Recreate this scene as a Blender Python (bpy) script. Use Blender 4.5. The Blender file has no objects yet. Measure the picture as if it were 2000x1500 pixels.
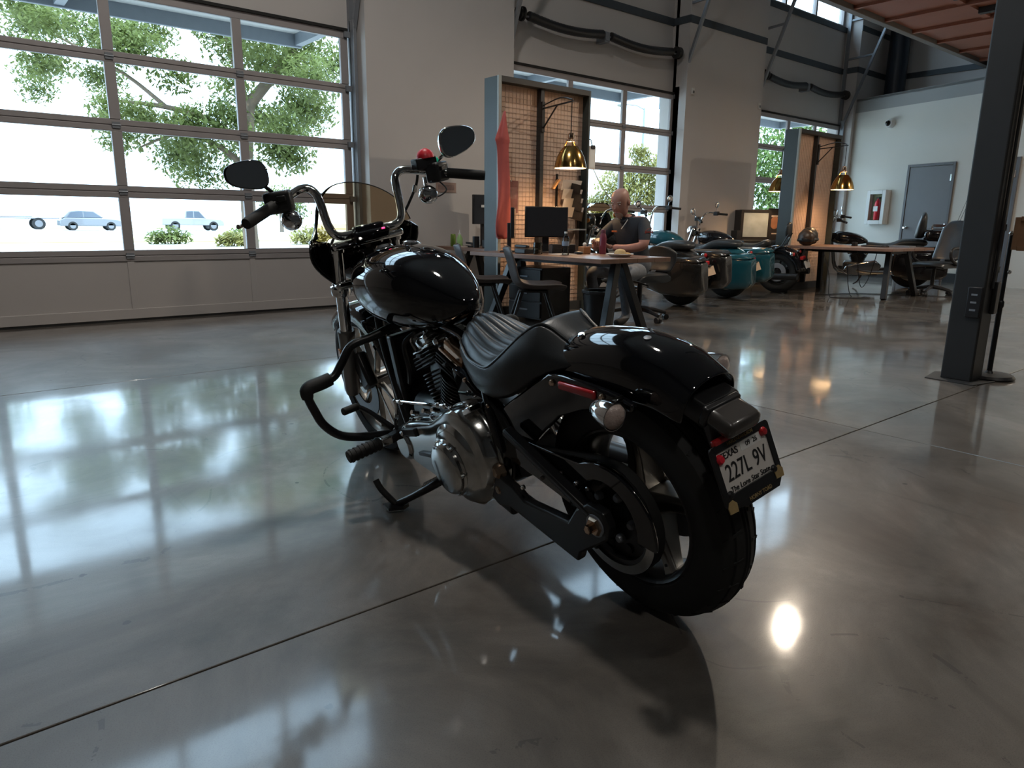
import bpy, math, random
from mathutils import Vector, Matrix

S = bpy.context.scene
COL = S.collection
V = Vector
random.seed(7)
PI = math.pi

# ------------------------------------------------------------------ camera
def make_camera():
    f_px, pitch, roll, yaw = 1375.0, math.radians(12.86), math.radians(0.64), math.radians(39.4)
    f0 = V((math.sin(yaw), math.cos(yaw), 0)); r0 = V((math.cos(yaw), -math.sin(yaw), 0)); u0 = V((0, 0, 1))
    f = f0 * math.cos(pitch) - u0 * math.sin(pitch)
    u = u0 * math.cos(pitch) + f0 * math.sin(pitch)
    r = r0 * math.cos(roll) + u * math.sin(roll)
    u2 = u * math.cos(roll) - r0 * math.sin(roll)
    cd = bpy.data.cameras.new('camera'); cam = bpy.data.objects.new('camera', cd); COL.objects.link(cam)
    cd.sensor_width = 36; cd.lens = f_px / 2000 * 36; cd.clip_start = 0.05; cd.clip_end = 500
    m = Matrix((r, u2, -f)).transposed().to_4x4(); m.translation = V((0, 0, 1.0))
    cam.matrix_world = m
    S.camera = cam
make_camera()

# ------------------------------------------------------------------ sky, sun, exposure
w = bpy.data.worlds.new('sky'); S.world = w; w.use_nodes = True
bg = w.node_tree.nodes['Background']; bg.inputs[0].default_value = (0.57, 0.79, 1.0, 1); bg.inputs[1].default_value = 4.0
sd = bpy.data.lights.new('sun', 'SUN'); sd.energy = 1.8; sd.angle = 0.01; sd.color = (1, .95, .85)
sun = bpy.data.objects.new('sun', sd); COL.objects.link(sun); sun.rotation_euler = (math.radians(28), math.radians(14), 0)
vs = S.view_settings; vs.view_transform = 'Standard'; vs.look = 'None'; vs.gamma = 1.0; vs.use_curve_mapping = False
vs.exposure = 0.55
try:
    S.cycles.max_bounces = 10; S.cycles.diffuse_bounces = 5; S.cycles.glossy_bounces = 5; S.cycles.transparent_max_bounces = 16
    S.cycles.sample_clamp_indirect = 6.0; S.cycles.caustics_reflective = False; S.cycles.caustics_refractive = False
    S.cycles.use_denoising = True
except Exception:
    pass

# ------------------------------------------------------------------ helpers
def perp(d):
    d = d.normalized(); a = V((0, 0, 1)) if abs(d.z) < .9 else V((1, 0, 0))
    x = d.cross(a).normalized(); return x, d.cross(x).normalized()

def crom(P, k):
    P = [V(p) for p in P]; out = []
    for i in range(len(P) - 1):
        a = P[max(i - 1, 0)]; b = P[i]; c = P[i + 1]; d = P[min(i + 2, len(P) - 1)]
        for j in range(k):
            t = j / k
            out.append(.5 * ((2 * b) + (c - a) * t + (2 * a - 5 * b + 4 * c - d) * t * t + (3 * b - a - 3 * c + d) * t ** 3))
    out.append(P[-1]); return out

class G:
    def __init__(s): s.v = []; s.f = []
    def add(s, vs, fs):
        o = len(s.v); s.v += [tuple(p) for p in vs]; s.f += [tuple(i + o for i in q) for q in fs]; return s
    def box(s, c, d, rot=None):
        vs = []
        for z in (-.5, .5):
            for x, y in ((-.5, -.5), (.5, -.5), (.5, .5), (-.5, .5)):
                p = V((x * d[0], y * d[1], z * d[2]))
                if rot is not None: p = rot @ p
                vs.append(p + V(c))
        return s.add(vs, [(3, 2, 1, 0), (4, 5, 6, 7), (0, 1, 5, 4), (1, 2, 6, 5), (2, 3, 7, 6), (3, 0, 4, 7)])
    def bx(s, x0, x1, y0, y1, z0, z1):
        return s.box(((x0 + x1) / 2, (y0 + y1) / 2, (z0 + z1) / 2), (abs(x1 - x0), abs(y1 - y0), abs(z1 - z0)))
    def bar(s, a, b, w, h, up=(0, 0, 1)):
        a = V(a); b = V(b); d = b - a; z = d.normalized(); u = V(up)
        if abs(z.dot(u)) > .98: u = V((1, 0, 0))
        x = z.cross(u).normalized(); y = x.cross(z)
        return s.box((a + b) / 2, (w, h, d.length), Matrix((x, y, z)).transposed())
    def loft(s, secs, cap=True, closed=True):
        n = len(secs[0]); vs = [p for q in secs for p in q]; fs = []
        m = n if closed else n - 1
        for i in range(len(secs) - 1):
            for j in range(m):
                k = (j + 1) % n
                fs.append((i * n + j, i * n + k, (i + 1) * n + k, (i + 1) * n + j))
        if cap and closed:
            fs.append(tuple(range(n - 1, -1, -1))); b = (len(secs) - 1) * n; fs.append(tuple(b + j for j in range(n)))
        return s.add(vs, fs)
    def tube(s, P, r, n=10, k=0, cap=True):
        if k: 
            rs = r if isinstance(r, (list, tuple)) else None
            P2 = crom(P, k)
            if rs: r = [rs[min(int(i / k), len(rs) - 1)] + (rs[min(int(i / k) + 1, len(rs) - 1)] - rs[min(int(i / k), len(rs) - 1)]) * ((i % k) / k) for i in range(len(P2))]
            P = P2
        P = [V(p) for p in P]; secs = []; x = None
        for i, p in enumerate(P):
            d = (P[min(i + 1, len(P) - 1)] - P[max(i - 1, 0)]).normalized()
            if x is None: x, y = perp(d)
            else:
                x = (x - d * x.dot(d)).normalized(); y = d.cross(x)
            rr = r[i] if isinstance(r, (list, tuple)) else r
            secs.append([p + (x * math.cos(t) + y * math.sin(t)) * rr for t in [2 * PI * j / n for j in range(n)]])
        return s.loft(secs, cap)
    def cyl(s, a, b, r, r2=None, n=16):
        return s.tube([a, b], [r, r if r2 is None else r2], n)
    def lathe(s, prof, o=(0, 0, 0), ax=(0, 0, 1), n=32, closed=False, a0=0, a1=2 * PI):
        o = V(o); ax = V(ax).normalized(); x, y = perp(ax); full = abs(a1 - a0 - 2 * PI) < 1e-6
        m = n if full else n + 1
        vs = []; fs = []; q = len(prof)
        for j in range(m):
            t = a0 + (a1 - a0) * j / n
            e = x * math.cos(t) + y * math.sin(t)
            for r, h in prof: vs.append(o + e * r + ax * h)
        for j in range(n):
            k = (j + 1) % m
            for i in range(q if closed else q - 1):
                i2 = (i + 1) % q
                fs.append((j * q + i, k * q + i, k * q + i2, j * q + i2))
        if closed and not full:
            fs.append(tuple(range(q))); fs.append(tuple((m - 1) * q + i for i in range(q - 1, -1, -1)))
        return s.add(vs, fs)
    def prism(s, poly, d0, d1, plane='xz', ins=0):
        def mk(p, d):
            u, v = p
            return {'xz': (u, d, v), 'xy': (u, v, d), 'yz': (d, u, v)}[plane]
        n = len(poly); a = [mk(p, d0) for p in poly]; b = [mk(p, d1) for p in poly]
        return s.loft([a, b])
    def ell(s, c, r, n=20, m=12, rot=None):
        vs = []; fs = []; c = V(c)
        if not isinstance(r, (list, tuple)): r = (r, r, r)
        for i in range(m + 1):
            t = PI * i / m
            for j in range(n):
                p = 2 * PI * j / n
                q = V((r[0] * math.sin(t) * math.cos(p), r[1] * math.sin(t) * math.sin(p), r[2] * math.cos(t)))
                vs.append(c + (rot @ q if rot is not None else q))
        for i in range(m):
            for j in range(n):
                k = (j + 1) % n
                fs.append((i * n + j, (i + 1) * n + j, (i + 1) * n + k, i * n + k))
        return s.add(vs, fs)
    def mesh(s, name, mat, sharp=35):
        me = bpy.data.meshes.new(name); me.from_pydata(s.v, [], s.f); me.validate()
        bmesh_fix(me)
        me.materials.append(mat)
        me.polygons.foreach_set('use_smooth', [True] * len(me.polygons))
        if sharp: me.set_sharp_from_angle(angle=math.radians(sharp))
        return me
    def build(s, name, mat, parent=None, bevel=0, sub=0, solid=0, sharp=35, seg=2, loc=None):
        o = bpy.data.objects.new(name, s.mesh(name, mat, sharp)); COL.objects.link(o)
        if parent is not None: o.parent = parent
        if loc is not None: o.location = loc
        if solid:
            m = o.modifiers.new('thick', 'SOLIDIFY'); m.thickness = solid; m.offset = 0
        if bevel:
            m = o.modifiers.new('bevel', 'BEVEL'); m.width = bevel; m.segments = seg; m.limit_method = 'ANGLE'; m.angle_limit = math.radians(30)
        if sub:
            m = o.modifiers.new('smooth', 'SUBSURF'); m.levels = sub; m.render_levels = sub
        return o

import bmesh
def bmesh_fix(me):
    b = bmesh.new(); b.from_mesh(me)
    bmesh.ops.remove_doubles(b, verts=b.verts, dist=1e-5)
    bmesh.ops.recalc_face_normals(b, faces=b.faces)
    b.to_mesh(me); b.free()

def put(o, label=None, cat=None, group=None, kind=None):
    if label: o['label'] = label
    if cat: o['category'] = cat
    if group: o['group'] = group
    if kind: o['kind'] = kind
    return o
def thing(name, label=None, cat=None, loc=(0, 0, 0), rz=0, group=None, kind=None):
    o = bpy.data.objects.new(name, None); COL.objects.link(o); o.location = loc; o.rotation_euler = (0, 0, rz)
    o.empty_display_size = .1
    return put(o, label, cat, group, kind)
def dup(o, parent, loc=None, rot=None):
    c = o.copy(); COL.objects.link(c); c.parent = parent
    if loc is not None: c.location = loc
    if rot is not None: c.rotation_euler = rot
    return c
def words(txt, size, mat, parent, mw, name='lettering', extrude=.0006, align='CENTER', sx=1, shear=0):
    cu = bpy.data.curves.new(name, 'FONT'); cu.body = txt; cu.size = size; cu.align_x = align; cu.align_y = 'CENTER'
    cu.extrude = extrude; cu.shear = shear; cu.materials.append(mat)
    tmp = bpy.data.objects.new(name, cu); me = bpy.data.meshes.new_from_object(tmp); bpy.data.objects.remove(tmp)
    o = bpy.data.objects.new(name, me); COL.objects.link(o); o.parent = parent
    o.matrix_local = mw @ Matrix.Diagonal((sx, 1, 1, 1)); return o
def frame(o, x, y):
    x = V(x).normalized(); z = x.cross(V(y)).normalized(); y = z.cross(x)
    m = Matrix((x, y, z)).transposed().to_4x4(); m.translation = V(o); return m

# ------------------------------------------------------------------ materials
MATS = {}
def mat(name, col, rough=.5, metal=0, var=.1, scale=12, bump=0, bscale=80, coat=0, spec=.5, emit=0, ecol=None, trans=0, rvar=0.0, ior=1.5):
    m = bpy.data.materials.new(name); m.use_nodes = True; nt = m.node_tree; N = nt.nodes; L = nt.links
    b = N['Principled BSDF']; b.inputs['Roughness'].default_value = rough; b.inputs['Metallic'].default_value = metal
    b.inputs['Specular IOR Level'].default_value = spec; b.inputs['Coat Weight'].default_value = coat; b.inputs['Coat Roughness'].default_value = .03
    b.inputs['Transmission Weight'].default_value = trans; b.inputs['IOR'].default_value = ior
    c = (*col, 1); b.inputs['Base Color'].default_value = c
    tc = N.new('ShaderNodeTexCoord')
    if var:
        nz = N.new('ShaderNodeTexNoise'); nz.inputs['Scale'].default_value = scale; nz.inputs['Detail'].default_value = 4
        L.new(tc.outputs['Object'], nz.inputs['Vector'])
        mx = N.new('ShaderNodeMix'); mx.data_type = 'RGBA'
        mx.inputs[6].default_value = tuple(max(0, k * (1 - var)) for k in col) + (1,); mx.inputs[7].default_value = tuple(min(1, k * (1 + var)) for k in col) + (1,)
        L.new(nz.outputs[0], mx.inputs[0]); L.new(mx.outputs[2], b.inputs['Base Color'])
        if rvar:
            mr = N.new('ShaderNodeMapRange'); mr.inputs[3].default_value = rough - rvar; mr.inputs[4].default_value = rough + rvar
            L.new(nz.outputs[0], mr.inputs[0]); L.new(mr.outputs[0], b.inputs['Roughness'])
    if bump:
        n2 = N.new('ShaderNodeTexNoise'); n2.inputs['Scale'].default_value = bscale; L.new(tc.outputs['Object'], n2.inputs['Vector'])
        bp = N.new('ShaderNodeBump'); bp.inputs['Strength'].default_value = bump; bp.inputs['Distance'].default_value = .002
        L.new(n2.outputs[0], bp.inputs['Height']); L.new(bp.outputs[0], b.inputs['Normal'])
    if emit:
        b.inputs['Emission Color'].default_value = (*(ecol or col), 1); b.inputs['Emission Strength'].default_value = emit
    MATS[name] = m; return m

def glass(name, tint, refl=.08, rough=.0, gcol=(1, 1, 1)):
    m = bpy.data.materials.new(name); m.use_nodes = True; nt = m.node_tree; N = nt.nodes; L = nt.links
    N.remove(N['Principled BSDF']); out = N['Material Output']
    t = N.new('ShaderNodeBsdfTransparent'); t.inputs[0].default_value = (*tint, 1)
    g = N.new('ShaderNodeBsdfGlossy'); g.inputs['Roughness'].default_value = rough; g.inputs[0].default_value = (*gcol, 1)
    lw = N.new('ShaderNodeLayerWeight'); lw.inputs[0].default_value = refl
    mx = N.new('ShaderNodeMixShader'); L.new(lw.outputs['Fresnel'], mx.inputs[0]); L.new(t.outputs[0], mx.inputs[1]); L.new(g.outputs[0], mx.inputs[2])
    L.new(mx.outputs[0], out.inputs[0]); return m

wall_m = mat('painted_drywall', (.60, .57, .555), .75, var=.03, scale=3, bump=.05, bscale=150)
cream_m = mat('cream_paint', (.72, .70, .64), .7, var=.02, scale=2)
greyp_m = mat('grey_paint', (.38, .38, .365), .7, var=.03, scale=2)
band_m = mat('slate_band_paint', (.06, .075, .09), .5)
ceil_m = mat('ceiling_paint', (.45, .44, .43), .8)
steel_dk = mat('charcoal_steel', (.022, .022, .023), .5, var=.2, scale=6)
steel_gr = mat('grey_steel', (.26, .28, .31), .45, metal=.3, var=.1)
alu_m = mat('door_aluminium', (.40, .37, .37), .5, metal=.2, var=.04)
panel_m = mat('door_panel_paint', (.52, .485, .47), .65, var=.03, scale=4)
pane_m = glass('window_glass', (.96, .98, .98), .06)
mezz_m = mat('rust_red_primer', (.33, .13, .08), .6, var=.15, scale=3)
white_m = mat('white_enamel', (.75, .75, .73), .4, var=.03)
black_m = mat('black_plastic', (.016, .016, .018), .4, var=.2)
blackg_m = mat('gloss_black_paint', (.004, .0045, .006), .05, var=.1, coat=.6, spec=.4)
satin_m = mat('satin_black_metal', (.012, .012, .013), .35, var=.2)
rubber_m = mat('tyre_rubber', (.012, .012, .012), .7, var=.25, scale=30, bump=.1)
chrome_m = mat('chrome', (.78, .78, .78), .06, metal=1, var=.02)
polish_m = mat('polished_aluminium', (.50, .50, .485), .14, metal=1, var=.05, scale=8)
cast_m = mat('machined_cast_wheel', (.36, .34, .31), .3, metal=1, var=.1, scale=15)
rim_m = mat('dark_rim', (.05, .05, .05), .35, metal=.7, var=.1)
copper_m = mat('warm_tinted_alloy', (.60, .42, .30), .2, metal=1, var=.08)
leather_m = mat('black_leather', (.026, .029, .032), .36, var=.2, scale=40, bump=.12, bscale=260)
red_m = mat('red_reflector', (.45, .02, .025), .2, var=.1, coat=.5)
redp_m = mat('red_plastic', (.75, .02, .04), .4, var=.05)
lens_m = mat('clear_faceted_lens', (.50, .40, .36), .2, var=.15, scale=200, bump=.8, bscale=220, coat=.6)
smoke_m = mat('smoked_lens', (.05, .045, .042), .28, var=.15, bump=.1, coat=.3)
plate_m = mat('plate_white', (.70, .66, .62), .45, var=.03)
ink_m = mat('black_ink', (.01, .01, .012), .6, var=0)
gold_m = mat('gold_ink', (.38, .27, .12), .6, var=.2, scale=120)
tint_m = glass('tinted_windshield', (.80, .70, .57), .05)
brass_m = mat('brass', (.62, .38, .12), .16, metal=1, var=.06)
wood_m = mat('walnut_top', (.22, .12, .08), .35, var=.3, scale=14)
brown_m = mat('brown_leather', (.055, .042, .038), .5, var=.15, bump=.08)
grey_m = mat('mid_grey', (.16, .16, .165), .5)
paper_m = mat('paper', (.72, .66, .60), .8, var=.03)
screen_m = mat('dark_screen', (.03, .032, .038), .18, var=.05)
navy_m = mat('dark_navy_cloth', (.018, .022, .03), .85, var=.2, scale=30, bump=.1)
jean_m = mat('faded_denim', (.17, .19, .22), .85, var=.3, scale=40)
skin_m = mat('skin', (.36, .195, .155), .5, var=.08, scale=20)
beard_m = mat('grey_beard', (.40, .35, .32), .8, var=.2, scale=80)
cloth_r = mat('red_shop_cloth', (.50, .11, .10), .8, var=.15, scale=8, bump=.1, bscale=200)
# ------------------------------------------------------------------ floor
def floor_material():
    m = bpy.data.materials.new('polished_concrete'); m.use_nodes = True; nt = m.node_tree; N = nt.nodes; L = nt.links
    b = N['Principled BSDF']; tc = N.new('ShaderNodeTexCoord')
    def noise(sc, det=6, rough=.6, dist=0):
        n = N.new('ShaderNodeTexNoise'); n.inputs['Scale'].default_value = sc; n.inputs['Detail'].default_value = det; n.inputs['Roughness'].default_value = rough
        n.inputs['Distortion'].default_value = dist; L.new(tc.outputs['Object'], n.inputs['Vector']); return n
    def ramp(src, stops):
        r = N.new('ShaderNodeValToRGB'); e = r.color_ramp.elements
        while len(e) < len(stops): e.new(.5)
        for k, (p, c) in enumerate(stops): e[k].position = p; e[k].color = (*c, 1)
        L.new(src, r.inputs[0]); return r
    n1 = noise(1.3, 9, .66, .8)
    base = ramp(n1.outputs[0], [(.36, (.060, .051, .043)), (.46, (.100, .087, .074)), (.54, (.135, .119, .103)), (.66, (.215, .192, .168))])
    n2 = noise(330, 3, .6)
    sp = ramp(n2.outputs[0], [(.35, (.62, .6, .58)), (.5, (1, 1, 1)), (.68, (1.0, 1, 1)), (.78, (1.5, 1.45, 1.4))])
    mx = N.new('ShaderNodeMix'); mx.data_type = 'RGBA'; mx.blend_type = 'MULTIPLY'; mx.inputs[0].default_value = .7
    L.new(base.outputs[0], mx.inputs[6]); L.new(sp.outputs[0], mx.inputs[7])
    # pale exposed stones and small dark chips
    vo = N.new('ShaderNodeTexVoronoi'); vo.inputs['Scale'].default_value = 16; vo.inputs['Randomness'].default_value = 1; L.new(tc.outputs['Object'], vo.inputs['Vector'])
    n3 = noise(.55, 3)
    a = N.new('ShaderNodeMath'); a.operation = 'LESS_THAN'; a.inputs[1].default_value = .13; L.new(vo.outputs['Distance'], a.inputs[0])
    c_ = N.new('ShaderNodeMath'); c_.operation = 'GREATER_THAN'; c_.inputs[1].default_value = .60; L.new(n3.outputs[0], c_.inputs[0])
    sepc = N.new('ShaderNodeSeparateColor'); L.new(vo.outputs['Color'], sepc.inputs[0])
    d_ = N.new('ShaderNodeMath'); d_.operation = 'GREATER_THAN'; d_.inputs[1].default_value = .80; L.new(sepc.outputs[0], d_.inputs[0])
    e_ = N.new('ShaderNodeMath'); e_.operation = 'MULTIPLY'; L.new(a.outputs[0], e_.inputs[0]); L.new(d_.outputs[0], e_.inputs[1])
    f_ = N.new('ShaderNodeMath'); f_.operation = 'MULTIPLY'; L.new(e_.outputs[0], f_.inputs[0]); L.new(c_.outputs[0], f_.inputs[1])
    m2 = N.new('ShaderNodeMix'); m2.data_type = 'RGBA'; L.new(f_.outputs[0], m2.inputs[0]); L.new(mx.outputs[2], m2.inputs[6]); m2.inputs[7].default_value = (.30, .28, .25, 1)
    # fine scratches / tyre scuffs
    mp = N.new('ShaderNodeMapping'); mp.inputs['Scale'].default_value = (9, .35, 1); mp.inputs['Rotation'].default_value = (0, 0, .5); L.new(tc.outputs['Object'], mp.inputs[0])
    n4 = N.new('ShaderNodeTexNoise'); n4.inputs['Scale'].default_value = 2.2; n4.inputs['Detail'].default_value = 8; L.new(mp.outputs[0], n4.inputs['Vector'])
    sc = ramp(n4.outputs[0], [(.66, (1, 1, 1)), (.72, (.72, .72, .72))])
    m3 = N.new('ShaderNodeMix'); m3.data_type = 'RGBA'; m3.blend_type = 'MULTIPLY'; m3.inputs[0].default_value = .8
    L.new(m2.outputs[2], m3.inputs[6]); L.new(sc.outputs[0], m3.inputs[7])
    # long curving tyre scuffs: thin contour lines of a slow noise, kept only in some areas
    n6 = noise(.85, 1.5, .4, 1.2); s1 = N.new('ShaderNodeMath'); s1.operation = 'SUBTRACT'; s1.inputs[1].default_value = .5; L.new(n6.outputs[0], s1.inputs[0])
    s2 = N.new('ShaderNodeMath'); s2.operation = 'ABSOLUTE'; L.new(s1.outputs[0], s2.inputs[0])
    s3 = N.new('ShaderNodeMath'); s3.operation = 'LESS_THAN'; s3.inputs[1].default_value = .0028; L.new(s2.outputs[0], s3.inputs[0])
    n7 = noise(7, 5, .7); s4 = N.new('ShaderNodeMath'); s4.operation = 'GREATER_THAN'; s4.inputs[1].default_value = .52; L.new(n7.outputs[0], s4.inputs[0])
    s5 = N.new('ShaderNodeMath'); s5.operation = 'MULTIPLY'; L.new(s3.outputs[0], s5.inputs[0]); L.new(s4.outputs[0], s5.inputs[1])
    s6 = N.new('ShaderNodeMath'); s6.operation = 'MULTIPLY'; s6.inputs[1].default_value = .6; L.new(s5.outputs[0], s6.inputs[0])
    m4 = N.new('ShaderNodeMix'); m4.data_type = 'RGBA'; L.new(s6.outputs[0], m4.inputs[0]); L.new(m3.outputs[2], m4.inputs[6]); m4.inputs[7].default_value = (.02, .018, .017, 1)
    # scattered dark chips
    vc = N.new('ShaderNodeTexVoronoi'); vc.inputs['Scale'].default_value = 5; L.new(tc.outputs['Object'], vc.inputs['Vector'])
    n8 = noise(60, 3, .7); k1 = N.new('ShaderNodeMath'); k1.operation = 'MULTIPLY'; k1.inputs[1].default_value = .10; L.new(n8.outputs[0], k1.inputs[0])
    k2 = N.new('ShaderNodeMath'); k2.operation = 'LESS_THAN'; L.new(vc.outputs['Distance'], k2.inputs[0]); L.new(k1.outputs[0], k2.inputs[1])
    m5 = N.new('ShaderNodeMix'); m5.data_type = 'RGBA'; L.new(k2.outputs[0], m5.inputs[0]); L.new(m4.outputs[2], m5.inputs[6]); m5.inputs[7].default_value = (.03, .027, .025, 1)
    L.new(m5.outputs[2], b.inputs['Base Color'])
    rr = N.new('ShaderNodeMapRange'); rr.inputs[1].default_value = .25; rr.inputs[2].default_value = .75; rr.inputs[3].default_value = .30; rr.inputs[4].default_value = .46
    n5 = noise(2.3, 6, .6); L.new(n5.outputs[0], rr.inputs[0]); L.new(rr.outputs[0], b.inputs['Roughness'])
    bp = N.new('ShaderNodeBump'); bp.inputs['Strength'].default_value = .08; bp.inputs['Distance'].default_value = .002
    L.new(n2.outputs[0], bp.inputs['Height']); L.new(bp.outputs[0], b.inputs['Normal'])
    b.inputs['Specular IOR Level'].default_value = .6
    b.inputs['Coat Weight'].default_value = .9; b.inputs['Coat IOR'].default_value = 1.5
    cr = N.new('ShaderNodeMapRange'); cr.inputs[1].default_value = .3; cr.inputs[2].default_value = .7; cr.inputs[3].default_value = .04; cr.inputs[4].default_value = .13
    L.new(n5.outputs[0], cr.inputs[0]); L.new(cr.outputs[0], b.inputs['Coat Roughness'])
    return m
conc_m = floor_material()
joint_m = mat('joint_filler', (.045, .04, .036), .8)
fl = put(G().bx(-5, 22, -8, 9, -.2, -.012).build('floor', joint_m), kind='structure')
xs = [-5, -1.3, 3.55, 8.4, 13.25, 22]; ys = [-8, -3.1, 1.535, 4.9, 8.15]
for i in range(len(xs) - 1):
    for j in range(len(ys) - 1):
        g = .003
        G().bx(xs[i] + g, xs[i + 1] - g, ys[j] + g, ys[j + 1] - g, -.05, 0).build('slab', conc_m, fl, bevel=.002, seg=1)

# ------------------------------------------------------------------ walls
YD = 7.87      # inner face of the overhead doors
YP = 7.62      # inner face of the piers
H = 8.0
bays = [(-.95, 4.09), (6.23, 9.83), (12.02, 15.44)]
g = G()
for x0, x1 in ((-5, -.95), (4.09, 6.23), (9.83, 12.02), (15.44, 17.2)): g.bx(x0, x1, YP, 8.15, 0, H)
for x0, x1 in bays:
    g.bx(x0, x1, 7.95, 8.15, 3.09, 5.03); g.bx(x0, x1, 7.95, 8.15, 6.75, H)
    g.bx(x0, x1, 7.90, 7.95, 3.12, 3.79)
put(g.build('wall_back', wall_m), kind='structure')
dkw_m = mat('dark_grey_wall', (.065, .063, .062), .7, var=.05, scale=2)
put(G().bx(-5.2, -5, -8, 8.15, 0, H).build('wall_left', dkw_m), kind='structure')
put(G().bx(-5.2, 22, -8.2, -8, 0, H).build('wall_front', dkw_m), kind='structure')
put(G().bx(16.89, 17.1, -8, YP, 3.4, H).build('wall_upper_right', wall_m), kind='structure')
put(G().bx(-5.2, 22, -8.2, 8.15, H, H + .2).build('ceiling', ceil_m), kind='structure')
# angled cream wall at the far right end
A = V((15.6, 7.8, 0)); U = V((-math.sin(math.radians(15.3)), -math.cos(math.radians(15.3)), 0)); NW = V((-U.y * -1, 0, 0))
NW = V((U.y, -U.x, 0)).normalized()          # towards the room
if NW.x > 0: NW = -NW
def onw(s, z, d=0): return A + U * s + NW * d + V((0, 0, z))
def wbox(g, s0, s1, z0, z1, d0, d1):
    return g.add([onw(s, z, d) for z in (z0, z1) for s, d in ((s0, d0), (s1, d0), (s1, d1), (s0, d1))], [(3, 2, 1, 0), (4, 5, 6, 7), (0, 1, 5, 4), (1, 2, 6, 5), (2, 3, 7, 6), (3, 0, 4, 7)])
wr = put(wbox(G(), 0, 16, 0, 3.335, -.2, 0).build('wall_right', cream_m), kind='structure')
put(wbox(G(), 0, 16, 3.335, 3.61, -.2, 0).build('trim_1', greyp_m), kind='structure')
wd = put(wbox(wbox(G(), 0, 1.56, 0, .17, 0, .015), 2.62, 3.35, 0, .17, 0, .015).build('baseboard_right', steel_dk), kind='structure')
e_ = onw(16, 0)
put(G().prism([(A.x, A.y), (e_.x, e_.y), (17.1, e_.y), (17.1, A.y)], 3.56, 3.605, 'xy').build('light_leak_lid', greyp_m), kind='structure')  # unseen slab added to stop light leaking over the cream wall
# dark bands painted on the walls
g = G()
for x0, x1 in ((4.09, 6.23), (9.83, 12.02), (15.44, 16.89)): g.bx(x0, x1, YP - .012, YP + .02, 4.13, 4.24)
for x0, x1 in bays:
    g.bx(x0, x1, 7.93, 7.952, 4.13, 4.24)
    for x in (x0, x1): g.bx(x - .012, x + .012, YP, 7.95, 4.13, 4.24)
put(g.build('trim_2', band_m), kind='structure')
g = G()
for x0, x1 in bays: g.bx(x0, x1, 7.93, 7.952, 4.93, 5.03)
for x0, x1 in ((4.09, 6.23), (9.83, 12.02), (15.44, 16.89)): g.bx(x0, x1, YP - .012, YP + .02, 4.93, 5.03)
put(g.build('trim_3', band_m), kind='structure')
put(G().bx(16.87, 16.9, 0, YP, 4.13, 4.24).build('trim_4', band_m), kind='structure')

# ------------------------------------------------------------------ sectional overhead doors
hinge_g = G().bx(-.035, .035, -.012, 0, -.028, .028); hinge_g.cyl((-.04, -.012, 0), (.04, -.012, 0), .008, n=8)
hinge_me = hinge_g.mesh('hinge', steel_gr)
roller_g = G().bx(-.02, .05, -.03, 0, -.03, .03); roller_g.cyl((.03, -.015, 0), (.09, -.015, 0), .012, n=8)
roller_me = roller_g.mesh('roller_bracket', steel_gr)
def inst(me, name, parent, loc, rot=(0, 0, 0)):
    o = bpy.data.objects.new(name, me); COL.objects.link(o); o.parent = parent; o.location = loc; o.rotation_euler = rot; return o
def overhead(idx, x0, x1, mull):
    d = thing('door_%d' % idx, 'sectional overhead door with glass panes', None, ((x0 + x1) / 2, YD, 0), kind='structure')
    cx = (x0 + x1) / 2; X = lambda x: x - cx
    rails = [(.59, .70), (1.20, 1.315), (1.815, 1.925), (2.43, 2.53), (3.01, 3.09)]
    for z0, z1 in rails:
        g = G(); zm = (z0 + z1) / 2
        if z1 < 3.05: g.bx(X(x0), X(x1), 0, .045, z0, zm - .003); g.bx(X(x0), X(x1), .004, .045, zm + .003, z1); g.bx(X(x0), X(x1), .012, .04, zm - .004, zm + .004)
        else: g.bx(X(x0), X(x1), 0, .045, z0, z1)
        g.build('rail', alu_m, d, bevel=.004)
    cols = [x0] + list(mull) + [x1]
    for k in range(4):
        z0 = rails[k][1]; z1 = rails[k + 1][0]
        for i in range(len(cols) - 1):
            a = cols[i] + (.09 if i == 0 else .046); b = cols[i + 1] - (.09 if i == len(cols) - 2 else .046)
            G().bx(X(a), X(b), .018, .024, z0, z1).build('pane', pane_m, d)
        for i, x in enumerate(cols):
            a, b = (x, x + .09) if i == 0 else ((x - .09, x) if i == len(cols) - 1 else (x - .046, x + .046))
            G().bx(X(a), X(b), 0, .045, z0, z1).build('stile', alu_m, d, bevel=.003)
    for i in range(len(cols) - 1):
        G().bx(X(cols[i] + .02), X(cols[i + 1] - .02), .012, .04, .115, .60).build('panel', panel_m, d, bevel=.004)
    g = G(); g.bx(X(x0), X(x1), 0, .045, .02, .12); g.build('rail', panel_m, d, bevel=.004)
    for x in cols: G().bx(max(X(x) - .03, X(x0)), min(X(x) + .03, X(x1)), .004, .04, .12, .59).build('stile', panel_m, d, bevel=.002)
    G().bx(X(x0), X(x1), .005, .045, 0, .02).build('bottom_seal', rubber_m, d)
    for z0, z1 in rails[:4]:
        for x in mull: inst(hinge_me, 'hinge', d, (X(x), 0, (z0 + z1) / 2))
    for z0, z1 in rails:
        inst(roller_me, 'roller_bracket', d, (X(x1) - .03, 0, (z0 + z1) / 2)); inst(roller_me, 'roller_bracket', d, (X(x0) + .03, 0, (z0 + z1) / 2), (0, 0, PI))
    G().bx(X(x0), X(x1), -.02, .02, 3.085, 3.115).build('top_seal', rubber_m, d)
    return d
overhead(1, -.86, 4.0, (.34, 1.555, 2.76))
overhead(2, 6.32, 9.86, (7.50, 8.66))
overhead(3, 12.1, 15.46, (13.42, 14.44))

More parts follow.
